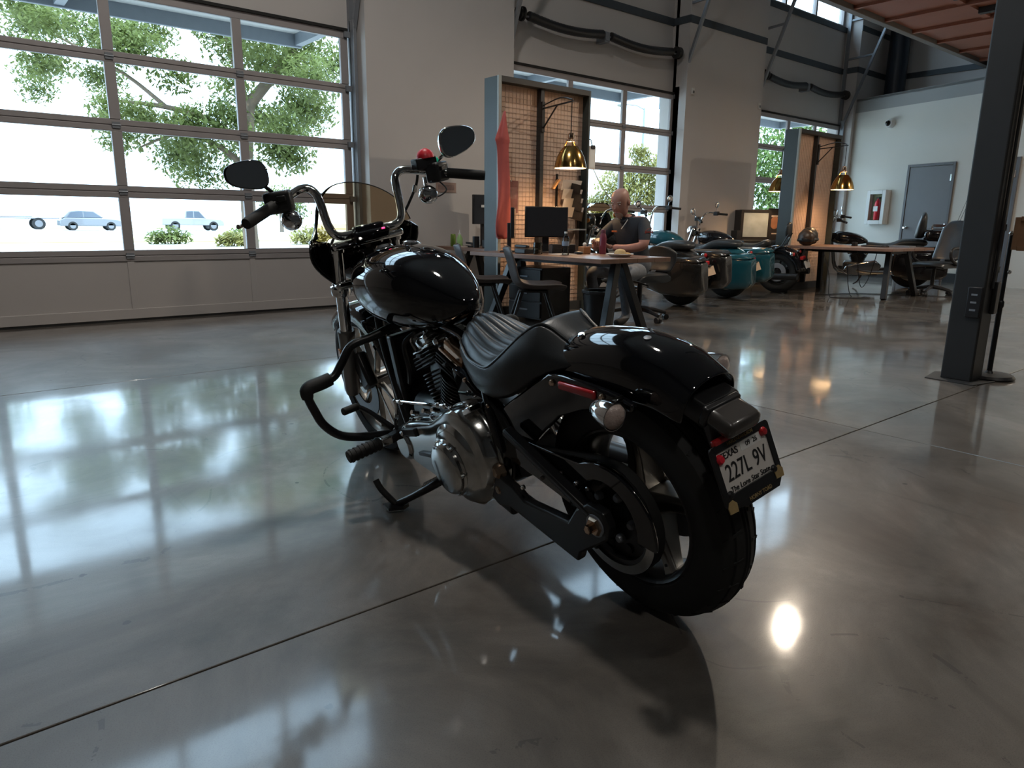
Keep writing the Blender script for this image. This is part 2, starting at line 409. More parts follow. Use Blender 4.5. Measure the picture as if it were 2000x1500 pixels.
# door tracks: vertical rail, sloped high-lift rail, ties
def track(x, label, side):
    t = thing('door_track', label, 'door track', (x, 0, 0), group='overhead door tracks')
    g = G(); g.bx(-.02, .02, 7.78, 7.84, 0, 3.2); g.bx(-.03, -.02, 7.76, 7.86, 0, 3.2); g.build('vertical_rail', steel_gr, t, bevel=.003)
    G().bx(-.03, .03, 7.84, 7.90, 0, 6.4).build('wall_angle', steel_gr, t)
    G().bar((0, 7.80, 3.12), (0, 6.55, 6.45), .045, .05, up=(1, 0, 0)).build('sloped_rail', steel_gr, t, bevel=.003)
    for z in (4.40, 5.15, 5.9):
        y = 7.80 - (z - 3.12) * (1.25 / 3.33)
        G().bar((0, 7.86, z), (0, y, z + .03), .035, .035).build('tie', steel_gr, t)
    for z in (.6, 1.5, 2.4): G().bx(-.02, .05, 7.84, 7.95, z - .03, z + .03).build('bracket', steel_gr, t)
    return t
track(4.05, 'grey steel door track beside the drywall pier behind the handlebars', 1)
track(6.27, 'grey steel door track at the wall-pier edge behind the lamp partition', -1)
track(9.86, 'grey steel door track with sloped rail above the seated man', 1)
track(12.06, 'grey steel door track with sloped rail above the glass-front fridge', -1)
track(15.42, 'grey steel door track with sloped rail beside the cream wall', 1)
def springs(x0, x1, label):
    t = thing('torsion_spring', label, 'spring', ((x0 + x1) / 2, 7.74, 3.6), group='door torsion springs')
    w_ = (x1 - x0) / 2
    G().cyl((-w_, 0, .06), (w_, 0, .06), .014, n=10).build('shaft', steel_gr, t)
    for s in (-1, 1):
        P = [(s * (.08 + (w_ - .3) * k / 6), 0, .075 - .055 * math.sin(PI * k / 6)) for k in range(7)]
        g = G(); pts = crom(P, 8); g.tube(pts, [.057 + .005 * (i % 2) for i in range(len(pts))], 12); g.build('coil', black_m, t)
        G().lathe([(.02, -.02), (.09, -.02), (.09, .0), (.07, .01), (.07, .05), (.09, .06), (.02, .06)], (s * (w_ - .1), 0, .08), (s, 0, 0), 20).build('cable_drum', steel_dk, t)
    g = G(); g.bx(-.05, .05, -.02, .16, -.02, .12); g.bx(-.04, .04, -.03, -.02, 0, .1); g.build('centre_bracket', steel_gr, t, bevel=.004)
springs(6.35, 9.78, 'dark sagging torsion springs on the shaft above the middle overhead door')
springs(12.15, 15.35, 'dark sagging torsion springs on the shaft above the farthest overhead door')
springs(-.8, 3.95, 'dark torsion springs above the large overhead door by the motorcycle')

# clerestory windows
for k, (x0, x1) in enumerate(bays):
    d = put(bpy.data.objects.new('window_%d' % (k + 1), None), 'high window above the overhead door', kind='structure'); COL.objects.link(d); d.location = ((x0 + x1) / 2, 8.05, 5.03)
    w_ = (x1 - x0) / 2; n = 4 if k == 0 else 3
    for z in (0, .82, 1.66): G().bx(-w_, w_, -.04, .04, z, z + .06).build('window_frame', alu_m, d)
    for i in range(n + 1):
        x = -w_ + .03 + (2 * w_ - .06) * i / n; G().bx(x - .03, x + .03, -.04, .04, .06, 1.66).build('mullion', alu_m, d)
    for i in range(n):
        a = -w_ + .06 + (2 * w_ - .06) * i / n; b = -w_ + (2 * w_ - .06) * (i + 1) / n
        for z0, z1 in ((.06, .82), (.88, 1.66)): G().bx(a, b, -.003, .003, z0, z1).build('pane', pane_m, d)

# ------------------------------------------------------------------ mezzanine
mz = thing('mezzanine', 'rust red mezzanine deck with dark steel joists', None, (12, 5.2, 3.9), kind='structure')
edge_m = mat('grey_fascia', (.20, .185, .17), .6)
G().bx(-5.5, 4.85, .0, .10, -.02, .32).build('fascia', edge_m, mz, bevel=.005)
for i in range(11):
    x0 = -5.5 + i * .94
    for j in range(3):
        if j == 2 and i % 4 != 3: continue
        y1 = -.0 - j * 1.0
        G().bx(x0 + .03, x0 + .91, y1 - .97, y1 - .02, .04 + .02 * (j % 2), .08).build('deck_panel', mezz_m, mz)
    G().bx(x0 - .03, x0 + .03, -2.0, 0, -.0, .06).build('joist', mezz_m, mz)
    G().bx(x0 + .42, x0 + .52, -7.5, -1.05, -.02, .16).build('joist', steel_dk, mz, bevel=.004)
for y in (-1.0, -2.0, -3.6): G().bx(-5.5, 4.85, y - .05, y + .05, .02, .16).build('beam', mezz_m if y > -3 else steel_dk, mz)

# ------------------------------------------------------------------ round steel column in the far corner
c = put(G().lathe([(.0, 0), (.20, 0), (.20, 4.4), (0, 4.4)], (16.45, 7.28, 3.6), (0, 0, 1), 32).build('column_1', mat('blue_black_steel', (.02, .03, .045), .4)), kind='structure')
# near column
cn = thing('column_2', 'charcoal square steel column', None, (5.35, 1.69, 0), kind='structure')
G().bx(-.10, .10, -.095, .095, .0, H).build('shaft', steel_dk, cn, bevel=.012, seg=3)
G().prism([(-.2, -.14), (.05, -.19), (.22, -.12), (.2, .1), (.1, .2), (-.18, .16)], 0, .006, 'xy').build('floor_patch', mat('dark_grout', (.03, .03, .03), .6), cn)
G().cyl((-.012, -.105, .62), (-.012, -.105, 6), .009, n=10).build('conduit', steel_dk, cn)
o = G().bx(-.118, -.1, -.085, .0, .43, .63).build('outlet_box', black_m, cn, bevel=.006)
for z in (.48, .53, .58): G().bx(-.121, -.117, -.06, -.025, z - .006, z + .006).build('slot', steel_gr, o)
G().bx(.02, .09, -.125, -.095, .45, .66).build('outlet_box', black_m, cn, bevel=.006)

# ------------------------------------------------------------------ cream wall fittings
def wdoor(idx, s0, s1, hinge_right=True):
    d = put(bpy.data.objects.new('door_%d' % idx, None), 'grey steel door in a grey frame', kind='structure'); COL.objects.link(d)
    dm = MATS.get('door_grey') or mat('door_grey', (.17, .17, .18), .45, var=.04)
    fm = MATS.get('door_frame_grey') or mat('door_frame_grey', (.13, .13, .14), .4, var=.04)
    for a, b, z0, z1 in ((s0, s0 + .05, 0, 2.2), (s1 - .05, s1, 0, 2.2), (s0 + .05, s1 - .05, 2.15, 2.2)):
        wbox(G(), a, b, z0, z1, 0, .03).build('door_frame', fm, d, bevel=.004)
    lf = wbox(G(), s0 + .055, s1 - .055, .01, 2.145, 0, .018).build('leaf', dm, d, bevel=.003)
    for z in (.3, 1.02, 1.92): wbox(G(), s1 - .075, s1 - .045, z - .06, z + .06, .018, .034).build('hinge', chrome_m, lf, bevel=.003)
    p = onw(s0 + .12, 1.0, .02); G().lathe([(0, .07), (.022, .068), (.03, .05), (.024, .03), (.012, .02), (.012, .006), (.03, .004), (.03, 0)], p, NW, 20).build('knob', chrome_m, lf)
    return d
wdoor(4, 1.60, 2.58)
wdoor(5, 3.32, 3.72)
t = thing('extinguisher_cabinet', 'white framed wall cabinet with a red extinguisher behind glass', 'cabinet')
wbox(G(), .83, 1.27, 1.06, 1.74, 0, .05).build('body', white_m, t, bevel=.004)
for a, b, z0, z1 in ((.83, .91, 1.06, 1.74), (1.19, 1.27, 1.06, 1.74), (.91, 1.19, 1.06, 1.14), (.91, 1.19, 1.66, 1.74)):
    wbox(G(), a, b, z0, z1, .05, .14).build('door_frame', white_m, t, bevel=.006)
wbox(G(), .91, 1.19, 1.14, 1.66, .052, .058).build('backing', mat('olive_lining', (.22, .21, .10), .7), t)  # plain olive backing inside the cabinet
wbox(G(), .91, 1.19, 1.14, 1.66, .125, .128).build('glass', pane_m, t)
e = put(G().lathe([(0, 0), (.05, 0), (.055, .02), (.055, .32), (.045, .37), (.018, .40), (.018, .43), (0, .43)], onw(1.07, 1.15, .09), (0, 0, 1), 20).build('fire_extinguisher', redp_m), 'red fire extinguisher inside the white wall cabinet', 'extinguisher')
wbox(G(), 1.02, 1.12, 1.32, 1.42, .135, .146).build('label_patch', white_m, e)
wbox(G(), 1.04, 1.11, 1.575, 1.60, .05, .12).build('valve', black_m, e)
t = thing('dome_camera', 'white dome security camera high on the cream wall', 'camera')
G().lathe([(0, .0), (.09, 0), (.09, .07), (.08, .1), (0, .1)], onw(1.09, 3.03, 0), NW, 24).build('housing', white_m, t)
G().ell(onw(1.09, 3.03, .10), .055).build('lens', blackg_m, t)
t = thing('thermostat', 'small white thermostat on the cream wall near the far lamp', 'thermostat')
wbox(G(), .12, .2, 2.33, 2.46, 0, .03).build('body', white_m, t, bevel=.006); wbox(G(), .14, .18, 2.40, 2.44, .03, .033).build('display', grey_m, t)
# wall devices on the pier
def wallbox(x, z, lab):
    t = thing('motion_sensor', lab, 'sensor', (x, YP, z)); G().bx(-.03, .03, -.03, 0, -.05, .05).build('body', white_m, t, bevel=.006); G().bx(-.02, .02, -.034, -.03, -.03, .01).build('lens', grey_m, t)
wallbox(9.98, 3.12, 'small pale sensor box high on the pier beside the sloped rail'); wallbox(11.92, 3.1, 'small pale sensor box high on the pier edge nearer the fridge')
# ------------------------------------------------------------------ outside
ground_m = mat('pale_dry_ground', (.50, .47, .40), .9, var=.15, scale=.3)
grass_m = mat('dry_grass', (.42, .38, .16), .9, var=.35, scale=.8)
asph_m = mat('pale_asphalt', (.42, .42, .43), .9, var=.08, scale=.5)  # pale grey base colour for the road
apron_m = mat('concrete_apron', (.55, .53, .50), .85, var=.06, scale=.6)
put(G().bx(-160, 220, 8.15, 260, -.3, -.03).build('ground', ground_m), kind='structure')
put(G().bx(-30, 60, 8.15, 28, -.1, -.01).build('apron', apron_m), kind='structure')
put(G().bx(-120, 160, 36, 47, -.1, .0).build('lawn', grass_m), kind='structure')
put(G().bx(-160, 220, 52, 82, -.1, .03).build('road', asph_m), kind='structure')
put(G().bx(-120, 160, 84, 92, -.1, .06).build('lawn', grass_m), kind='structure')
# canopies over the overhead doors
awn_m = mat('blue_grey_fascia', (.20, .225, .255), .5); soff_m = mat('pale_soffit', (.62, .60, .57), .6)
def awning(x0, x1, lab):
    t = thing('awning', lab, 'awning', ((x0 + x1) / 2, 8.17, 3.25), group='awnings over the doors'); w_ = (x1 - x0) / 2
    n = 6
    for i in range(n): G().bx(-w_, w_, .02 + 1.5 * i / n, 1.5 * (i + 1) / n + .005, .16, .19).build('soffit_board', soff_m, t)
    G().bx(-w_, w_, 1.5, 1.56, 0, .26).build('fascia', awn_m, t, bevel=.01)
    for x in (-w_ + .05, 0, w_ - .05): G().bx(x - .05, x + .05, 0, 1.5, .02, .16).build('rafter', awn_m, t)
awning(-1.3, 4.25, 'blue-grey canopy outside above the large door by the motorcycle')
awning(5.9, 10.6, 'blue-grey canopy outside above the middle overhead door')
awning(11.7, 16.2, 'blue-grey canopy outside above the farthest overhead door')

leaf_ms = [mat('tree_leaf', (.19, .23, .075), .6, var=.45, scale=2.5), mat('yellow_green_leaf', (.33, .31, .11), .6, var=.4, scale=2), mat('bright_leaf', (.20, .29, .09), .6, var=.4, scale=2)]
for m_ in leaf_ms:
    b_ = m_.node_tree.nodes['Principled BSDF']; b_.inputs['Subsurface Weight'].default_value = 0
    N = m_.node_tree.nodes; L = m_.node_tree.links; tr = N.new('ShaderNodeBsdfTranslucent'); mxs = N.new('ShaderNodeMixShader'); mxs.inputs[0].default_value = .45
    src = b_.inputs['Base Color'].links[0].from_socket; L.new(src, tr.inputs[0])
    L.new(b_.outputs[0], mxs.inputs[1]); L.new(tr.outputs[0], mxs.inputs[2]); L.new(mxs.outputs[0], N['Material Output'].inputs[0])
bark_m = mat('grey_bark', (.20, .15, .11), .9, var=.3, scale=8)
def leaves(clumps, n, size, rnd):
    vs = []; fs = []
    tot = sum(c[3] ** 2 for c in clumps)
    for cx, cy, cz, r in clumps:
        for _ in range(int(n * r * r / tot)):
            d = V((rnd.gauss(0, 1), rnd.gauss(0, 1), rnd.gauss(0, 1))); d = d.normalized() * r * (rnd.random() ** .5)
            d.z *= .75
            c = V((cx, cy, cz)) + d
            a = V((rnd.gauss(0, 1), rnd.gauss(0, 1), rnd.gauss(0, .7))).normalized(); b, _c = perp(a)
            s = size * (.6 + .8 * rnd.random()); o = len(vs)
            vs += [tuple(c - a * s), tuple(c + b * s * .42), tuple(c + a * s), tuple(c - b * s * .42)]; fs.append((o, o + 1, o + 2, o + 3))
    return vs, fs
def tree(base, limbs, clumps, n, size, lm, lab, seed):
    rnd = random.Random(seed)
    t = thing('tree', lab, 'tree', base, group='trees outside')
    for i, (P, r0, r1) in enumerate(limbs):
        k = len(P); G().tube([V(p) - V(base) for p in P], [r0 + (r1 - r0) * j / (k - 1) for j in range(k)], 8, k=4).build('trunk' if i == 0 else 'branch', bark_m, t)
    vs, fs = leaves([(c[0] - base[0], c[1] - base[1], c[2] - base[2], c[3]) for c in clumps], n, size, rnd)
    me = bpy.data.meshes.new('foliage'); me.from_pydata(vs, [], fs); me.materials.append(lm)
    o = bpy.data.objects.new('foliage', me); COL.objects.link(o); o.parent = t; o['kind'] = 'stuff'
    return t
TREE_CLUMPS = [(2.69, 22.06, 5.99, 0.45), (2.29, 17.88, 5.03, 0.46), (2.43, 17.15, 4.66, 0.4), (1.66, 21.39, 5.3, 0.31), (3.61, 19.48, 5.05, 0.5), (1.89, 20.55, 6.29, 0.32), (1.65, 17.6, 5.27, 0.45), (2.33, 19.77, 5.07, 0.5), (2.45, 19.38, 5.26, 0.39), (3.92, 19.82, 3.42, 0.53), (2.59, 17.96, 4.09, 0.32), (3.69, 20.31, 4.34, 0.42), (3.05, 15.63, 3.08, 0.37), (4.03, 20.8, 4.35, 0.43), (2.51, 20.77, 3.92, 0.39), (2.72, 21.84, 4.54, 0.54), (2.19, 17.15, 3.89, 0.32), (5.6, 17.38, 5.26, 0.44), (3.66, 16.24, 4.31, 0.51), (3.63, 16.83, 4.64, 0.39), (5.5, 15.76, 4.45, 0.58), (4.58, 19.93, 5.38, 0.51), (3.54, 16.78, 4.19, 0.38), (5.12, 16.14, 4.83, 0.32), (3.59, 17.01, 4.54, 0.49), (5.1, 20.12, 5.45, 0.45), (4.38, 15.52, 2.88, 0.35), (5.11, 15.33, 2.98, 0.36), (4.7, 15.32, 2.81, 0.6), (5.36, 16.22, 3.35, 0.33), (3.43, 16.59, 2.78, 0.53), (4.28, 18.05, 3.16, 0.39), (3.54, 15.59, 2.96, 0.37), (4.93, 17.61, 3.14, 0.39), (4.86, 14.37, 3.51, 0.39), (4.26, 15.85, 3.79, 0.42), (6.67, 15.25, 4.84, 0.59), (7.9, 16.03, 4.55, 0.49), (5.41, 14.22, 4.55, 0.59), (6.07, 13.43, 3.6, 0.5), (6.35, 15.04, 4.11, 0.62), (6.48, 17.51, 4.72, 0.59), (7.69, 16.79, 4.58, 0.59), (7.22, 17.83, 4.7, 0.58), (7.05, 17.32, 3.22, 0.48), (6.88, 15.92, 3.47, 0.49), (6.79, 18.34, 3.45, 0.58), (7.32, 16.47, 3.57, 0.49), (5.67, 13.85, 2.74, 0.54), (5.87, 16.09, 3.18, 0.37), (7.03, 15.96, 3.38, 0.59), (4.49, 16.03, 2.62, 0.52), (5.21, 18.93, 2.76, 0.51), (4.64, 15.85, 1.91, 0.51), (5.04, 18.42, 2.47, 0.59), (5.57, 16.7, 2.44, 0.4), (4.99, 18.62, 2.42, 0.57), (6.02, 14.53, 2.25, 0.35), (5.71, 14.48, 2.43, 0.43), (6.03, 14.78, 2.41, 0.57), (3.1, 15.83, 2.46, 0.31), (3.26, 20.19, 5.41, 0.48), (2.12, 16.78, 4.04, 0.34), (2.93, 21.2, 5.56, 0.38), (6.62, 17.29, 6.49, 0.44), (7.6, 17.42, 6.19, 0.61), (7.08, 15.94, 6.14, 0.36), (6.53, 17.77, 6.22, 0.36), (4.59, 19.29, 6.29, 0.47), (4.92, 17.06, 5.52, 0.55), (6.51, 19.24, 6.89, 0.53), (4.16, 19.17, 6.08, 0.59), (5.05, 19.97, 6.33, 0.55), (6.1, 17.75, 6.14, 0.37)]
tree((5.45, 15.5, -.03), [
    ([(5.45, 15.5, -.03), (5.42, 15.5, 1.2), (5.5, 15.6, 2.4), (5.7, 15.8, 3.5)], .17, .13),
    ([(5.7, 15.8, 3.4), (6.2, 15.7, 4.0), (6.7, 15.5, 4.7), (7.6, 15.2, 6.0)], .13, .05),
    ([(5.6, 15.7, 3.2), (5.5, 15.8, 4.0), (5.35, 15.9, 5.0), (5.6, 16, 6.4)], .11, .04),
    ([(5.5, 15.6, 2.5), (4.9, 15.9, 3.0), (4.2, 16.4, 3.25), (3.4, 16.6, 3.3)], .09, .03),
    ([(5.45, 15.6, 2.1), (4.9, 15.8, 2.55), (4.3, 16.2, 2.7), (3.7, 16.6, 2.45)], .07, .02),
    ([(6.2, 15.7, 4.0), (6.5, 15.6, 3.9), (7.0, 15.2, 3.9)], .05, .02),
    ([(4.2, 16.4, 3.25), (3.6, 17, 3.9), (2.6, 17.8, 4.6)], .05, .02)],
    [(a, b, c, d * 1.25) for a, b, c, d in TREE_CLUMPS], 62000, .062, leaf_ms[0], 'large leafy tree with bare branches outside the large overhead door', 3)
tree((-2.2, 24, 0), [([(-2.2, 24, 0), (-2.1, 24, 2), (-2.0, 24, 4.5)], .2, .1), ([(-2.1, 24, 2.5), (-1, 24, 3.5), (.3, 24, 4.0)], .09, .04)],
    [(.2, 23.5, 5.2, 1.3), (-1.2, 24, 4.6, 1.8), (1.1, 23.8, 4.5, .8), (-.3, 24, 2.1, 1.2), (.3, 24, 1.6, .6), (-2.5, 24, 5.5, 2)], 14000, .08, leaf_ms[2], 'green tree showing only its branch tips at the large door edge', 5)
tree((24.5, 62, 0), [([(24.5, 62, 0), (24.5, 62, 3)], .2, .1)], [(24.5, 62, 2.8, 1.9), (25.7, 61.6, 2.0, 1.4), (23.4, 62, 2.4, 1.2)], 2500, .17, leaf_ms[0], 'small round green tree across the road behind the pickup', 6)
tree((31.5, 28.5, 0), [([(31.5, 28.5, 0), (31.4, 28.5, 2), (31.5, 28.6, 4)], .2, .08), ([(31.4, 28.5, 1.5), (30.4, 29.2, 3.2), (29.8, 29.6, 4.6)], .07, .02), ([(31.4, 28.5, 1.5), (32.2, 28, 3.4)], .07, .03)],
    [(31.6, 28.4, 3.0, 1.8), (32.6, 27.6, 4.0, 1.3), (30.2, 29.4, 2.0, 1.0), (33.4, 27.2, 2.4, 1.4), (31, 28.8, 1.6, 1.2), (32.2, 28, 5.0, .7)], 16000, .11, leaf_ms[1], 'yellow-green tree outside the middle door behind the seated man', 8)
tree((33, 19, 0), [([(33, 19, 0), (33, 19, 2.5), (33.2, 19, 5)], .25, .1)],
    [(33, 19, 4.6, 2.4), (31.2, 20.2, 3.6, 1.9), (34.8, 18, 4, 2.3), (32.2, 19.6, 2.2, 1.8), (34.5, 18.2, 2.0, 1.8), (36.4, 17, 3.6, 2.2), (30.2, 20.8, 2.0, 1.4), (33, 19, 7, 2)], 24000, .13, leaf_ms[2], 'dense bright green tree outside the farthest overhead door', 9)
def bush(c, lab, lm, r, n, seed):
    rnd = random.Random(seed); t = thing('bush', lab, 'bush', c, group='bushes by the lawn')
    vs, fs = leaves([(0, 0, r * .35, r * .7), (r * .6, 0, r * .25, r * .5), (-r * .6, 0, r * .25, r * .5)], n, .13, rnd)
    me = bpy.data.meshes.new('foliage'); me.from_pydata(vs, [], fs); me.materials.append(lm); o = bpy.data.objects.new('foliage', me); COL.objects.link(o); o.parent = t; o['kind'] = 'stuff'
    for k in range(4): G().tube([(.1 * k - .15, 0, -.03), (.25 * k - .4, .05, r * .4)], .02, 6).build('stem', bark_m, t)
bush((8.1, 33, 0), 'low dark green bush on the lawn below the pickup', leaf_ms[0], .9, 700, 1)
bush((10.9, 32.5, 0), 'low green bush beside the dry grass clump', leaf_ms[0], .8, 600, 2)
bush((9.6, 29.5, 0), 'yellow dry grass clump on the lawn', leaf_ms[1], .7, 500, 4)
bush((13.6, 31, 0), 'yellow dry grass clump seen past the windshield', leaf_ms[1], 1.0, 700, 5)
# lamp post
t = thing('street_lamp', 'tall grey street lamp outside the middle overhead door', 'lamp', (36.4, 31.4, 0))
G().tube([(0, 0, 0), (0, 0, 8.2)], [.11, .07], 10).build('pole', steel_gr, t)
G().tube([(0, 0, 8.1), (-.4, .3, 8.35), (-.9, .7, 8.4)], .04, 8).build('arm', steel_gr, t)
G().ell((-1.15, .9, 8.35), (.35, .25, .12)).build('head', steel_gr, t)
# vehicles on the road
carw = mat('white_car_paint', (.27, .27, .28), .25, coat=.6, var=.02); carg = mat('silver_car_paint', (.17, .175, .19), .25, coat=.6, var=.02)
glassd = mat('car_window', (.10, .12, .15), .1, var=.05)
def car(loc, body, roof, wheels, wr_, width, m, lab, name, wins, extra=None):
    t = thing(name, lab, 'car' if name == 'car' else 'truck', loc, group='traffic on the road')
    G().prism(body, -width / 2, width / 2, 'xz').build('body', m, t, bevel=.06, seg=3)
    if roof: G().prism(roof, -width / 2 + .1, width / 2 - .1, 'xz').build('cabin', m, t, bevel=.08, seg=3)
    for q in wins: G().prism(q, -width / 2 + .085, width / 2 - .085, 'xz').build('window', glassd, t)
    for x in wheels:
        for y in (-width / 2 + .1, width / 2 - .1):
            wv = G().lathe([(wr_ * .6, -.11), (wr_ * .97, -.11), (wr_, -.08), (wr_, .08), (wr_ * .97, .11), (wr_ * .6, .11)], (x, y, wr_), (0, 1, 0), 20, closed=True).build('wheel', rubber_m, t)
            G().cyl((x, y - .1, wr_), (x, y + .1, wr_), wr_ * .6, n=14).build('hub', carg, wv)
    if extra: extra(t)
    return t
car((11.05, 70, .03), [(-2.3, .35), (-2.28, .85), (-1.9, 1.02), (.9, 1.0), (2.0, .88), (2.3, .7), (2.3, .35)], [(-2.1, 1.0), (-1.55, 1.55), (-.9, 1.66), (.2, 1.6), (1.0, .98)], (-1.4, 1.4), .36, 1.85, carg,
    'silver hatchback car driving on the road outside', 'car', [[(-1.75, 1.06), (-1.45, 1.48), (-.6, 1.55), (-.6, 1.06)], [(-.52, 1.06), (-.52, 1.55), (.15, 1.52), (.8, 1.04)]])
def bedrail(t): G().bx(-2.3, -2.2, -.9, .9, 1.05, 1.12).build('tailgate_bar', carw, t)
car((19.15, 70, .03), [(-2.65, .5), (-2.65, 1.1), (-.5, 1.12), (.9, 1.1), (2.4, 1.0), (2.65, .8), (2.65, .45)], [(-.75, 1.08), (-.65, 1.75), (-.3, 1.82), (.55, 1.80), (1.15, 1.08)], (-1.6, 1.7), .42, 1.95, carw,
    'white pickup truck driving on the road outside', 'pickup_truck', [[(-.6, 1.15), (-.55, 1.7), (0, 1.72), (0, 1.15)], [(.08, 1.15), (.08, 1.72), (.5, 1.7), (.95, 1.15)]], bedrail)
car((4.4, 75, .03), [(-5, .9), (-5, 1.05), (5, 1.05), (5, .9)], [(-5, 1.05), (-5, 1.15), (3.0, 1.15), (3, 1.05)], (-3.6, -2.6, 3.4), .5, 2.4, carw, 'white flatbed trailer truck on the road at the large door edge', 'flatbed_truck', [])
# ------------------------------------------------------------------ interior lamps (high bays near the roof)
bulb_m = mat('lamp_diffuser', (1, .95, .88), .5, var=0, emit=40, ecol=(1, .93, .82))
warmb_m = mat('warm_bulb', (1, .8, .5), .5, var=0, emit=60, ecol=(1, .62, .28))
def highbay(x, y, z, lab, p, col):
    t = thing('high_bay_lamp', lab, 'lamp', (x, y, z), group='high bay lamps under the roof')
    G().lathe([(.03, .3), (.08, .26), (.10, .14), (.24, 0), (.235, 0), (.09, .13), (0, .14)], (0, 0, 0), (0, 0, 1), 24).build('housing', steel_dk, t)
    G().cyl((0, 0, .3), (0, 0, H - z), .008, n=6).build('stem', steel_dk, t)
    G().lathe([(0, .02), (.2, .02), (.2, .03), (0, .035)], (0, 0, 0), (0, 0, 1), 24).build('diffuser', bulb_m, t)
    l = bpy.data.lights.new('lamp_light', 'AREA'); l.shape = 'DISK'; l.size = .4; l.energy = p; l.color = col
    lo = bpy.data.objects.new('lamp_light', l); COL.objects.link(lo); lo.parent = t; lo.location = (0, 0, -.005)
    return t
highbay(-1.5, -2.0, 6.6, 'high bay lamp above the space behind the viewer', 30, (1, .97, .93))
highbay(4.2, -2.6, 6.6, 'high bay lamp over the open floor by the column', 18, (1, .97, .93))
highbay(1.8, 3.6, 6.8, 'high bay lamp above the black motorcycle', 95, (1, .95, .88))
def downlight(x, y, lab, p, col):
    t = thing('downlight', lab, 'lamp', (x, y, 3.80), group='round lamps under the mezzanine')
    G().lathe([(.0, .09), (.06, .09), (.085, .06), (.09, 0), (.075, 0), (.068, .03), (0, .04)], (0, 0, 0), (0, 0, 1), 28).build('housing', steel_dk, t)
    G().lathe([(0, .012), (.066, .012), (.066, .02), (0, .025)], (0, 0, 0), (0, 0, 1), 28).build('diffuser', bulb_m, t)
    l = bpy.data.lights.new('lamp_light', 'AREA'); l.shape = 'DISK'; l.size = .13; l.energy = p; l.color = col
    lo = bpy.data.objects.new('lamp_light', l); COL.objects.link(lo); lo.parent = t; lo.location = (0, 0, .008)
downlight(7.58, 3.86, 'round warm lamp under the mezzanine edge above the parked motorcycles', 52, (1, .84, .66))
downlight(12.4, 1.2, 'round warm lamp added beyond the column to light the cream wall', 75, (1, .86, .70))  # added out of view to brighten the far desk and cream wall

# ------------------------------------------------------------------ display partitions
peg_m = mat('pegboard', (.56, .41, .32), .7, var=.05, scale=4)
slat_m = mat('pegboard_wire', (.47, .345, .27), .6)
pgrey = mat('partition_grey_green', (.035, .045, .044), .45, var=.06)
pedge = mat('partition_pale_edge', (.34, .37, .36), .45, var=.05)
def partition(x0, lab):
    t = thing('display_partition', lab, 'partition', (x0, 6.03, 0), kind='thing'); W, D, Z = 1.33, .25, 2.47
    G().bx(0, .03, .03, D, 0, Z).build('side_panel', pgrey, t, bevel=.004)
    G().bx(-.004, .035, 0, .03, 0, Z).build('edge_strip', pedge, t, bevel=.004)
    G().bx(W - .03, W, .0, D, 0, Z).build('side_panel', pgrey, t, bevel=.004)
    G().bx(.035, W - .03, .0, D, Z - .06, Z).build('top_panel', steel_dk, t, bevel=.004)
    G().bx(.035, W - .03, .10, .12, .1, Z - .06).build('backing', peg_m, t)
    G().bx(.035, W - .03, .03, .2, 0, .1).build('plinth', steel_dk, t)
    for x in (.6,): G().bx(x, x + .05, .03, .10, .1, Z - .06).build('upright', steel_dk, t, bevel=.003)
    # wire grid in front of the backing
    g = G()
    for k in range(46): z = .14 + k * .05; g.bx(.04, W - .035, .094, .0965, z, z + .004)
    for k in range(25): x = .06 + k * .05; g.bx(x, x + .0035, .0965, .1, .1, Z - .06)
    o = g.build('wire_grid', slat_m, t); o['kind'] = 'stuff'
    return t
partition(4.74, 'tall grey display partition with pegboard and red cloth beside the desk of the seated man')
partition(10.63, 'tall grey display partition with warm pegboard beyond the parked motorcycles')
def pendant(x, z, lab, d=-1, y0=6.05, dep=.45):
    t = thing('pendant_lamp', lab, 'lamp', (x, y0, 0), group='brass pendant lamps'); e = d * dep
    G().tube([(0, 0, 2.24), (0, e * .6, 2.29), (0, e, 2.25)], .007, 8, k=4).build('arm', satin_m, t)
    G().bar((0, 0, 2.21), (0, e * 1.05, 2.235), .014, .014).build('arm', satin_m, t); G().bar((0, 0, 2.0), (0, e * .5, 2.22), .012, .012).build('brace', satin_m, t)
    G().bx(-.02, .02, -.012, .012, 1.97, 2.28).build('wall_plate', satin_m, t)
    G().cyl((0, e, 2.24), (0, e, z + .33), .005, n=8).build('cord', satin_m, t)
    G().lathe([(0, .36), (.028, .35), (.034, .31), (.028, .295), (.045, .285), (.05, .265), (.04, .26), (0, .26)], (0, e, z), (0, 0, 1), 28).build('cap', copper_m, t)
    G().lathe([(.07, .222), (.082, .21), (.115, .17), (.145, .11), (.163, .045), (.17, 0), (.166, 0), (.159, .045), (.141, .108), (.111, .166), (.078, .206), (.066, .218)], (0, e, z), (0, 0, 1), 40, closed=True).build('shade', brass_m, t)
    G().lathe([(.1655, .001), (.1582, .045), (.1402, .1075), (.1102, .1655), (.078, .2045)], (0, e, z), (0, 0, 1), 40).build('shade_lining', white_m, t)
    for q in range(3): G().cyl((.045 * math.cos(q * 2.1), e + .045 * math.sin(q * 2.1), z + .265), (.069 * math.cos(q * 2.1), e + .069 * math.sin(q * 2.1), z + .219), .006, n=6).build('strut', brass_m, t)
    G().ell((0, e, z + .17), .03).build('bulb', warmb_m, t)
    l = bpy.data.lights.new('lamp_light', 'POINT'); l.energy = 15; l.color = (1, .62, .32); l.shadow_soft_size = .04
    lo = bpy.data.objects.new('lamp_light', l); COL.objects.link(lo); lo.parent = t; lo.location = (0, e, z + .13)
    return t
pendant(5.36, 1.57, 'brass pendant lamp hanging beside the red cloth over the desk of the seated man')
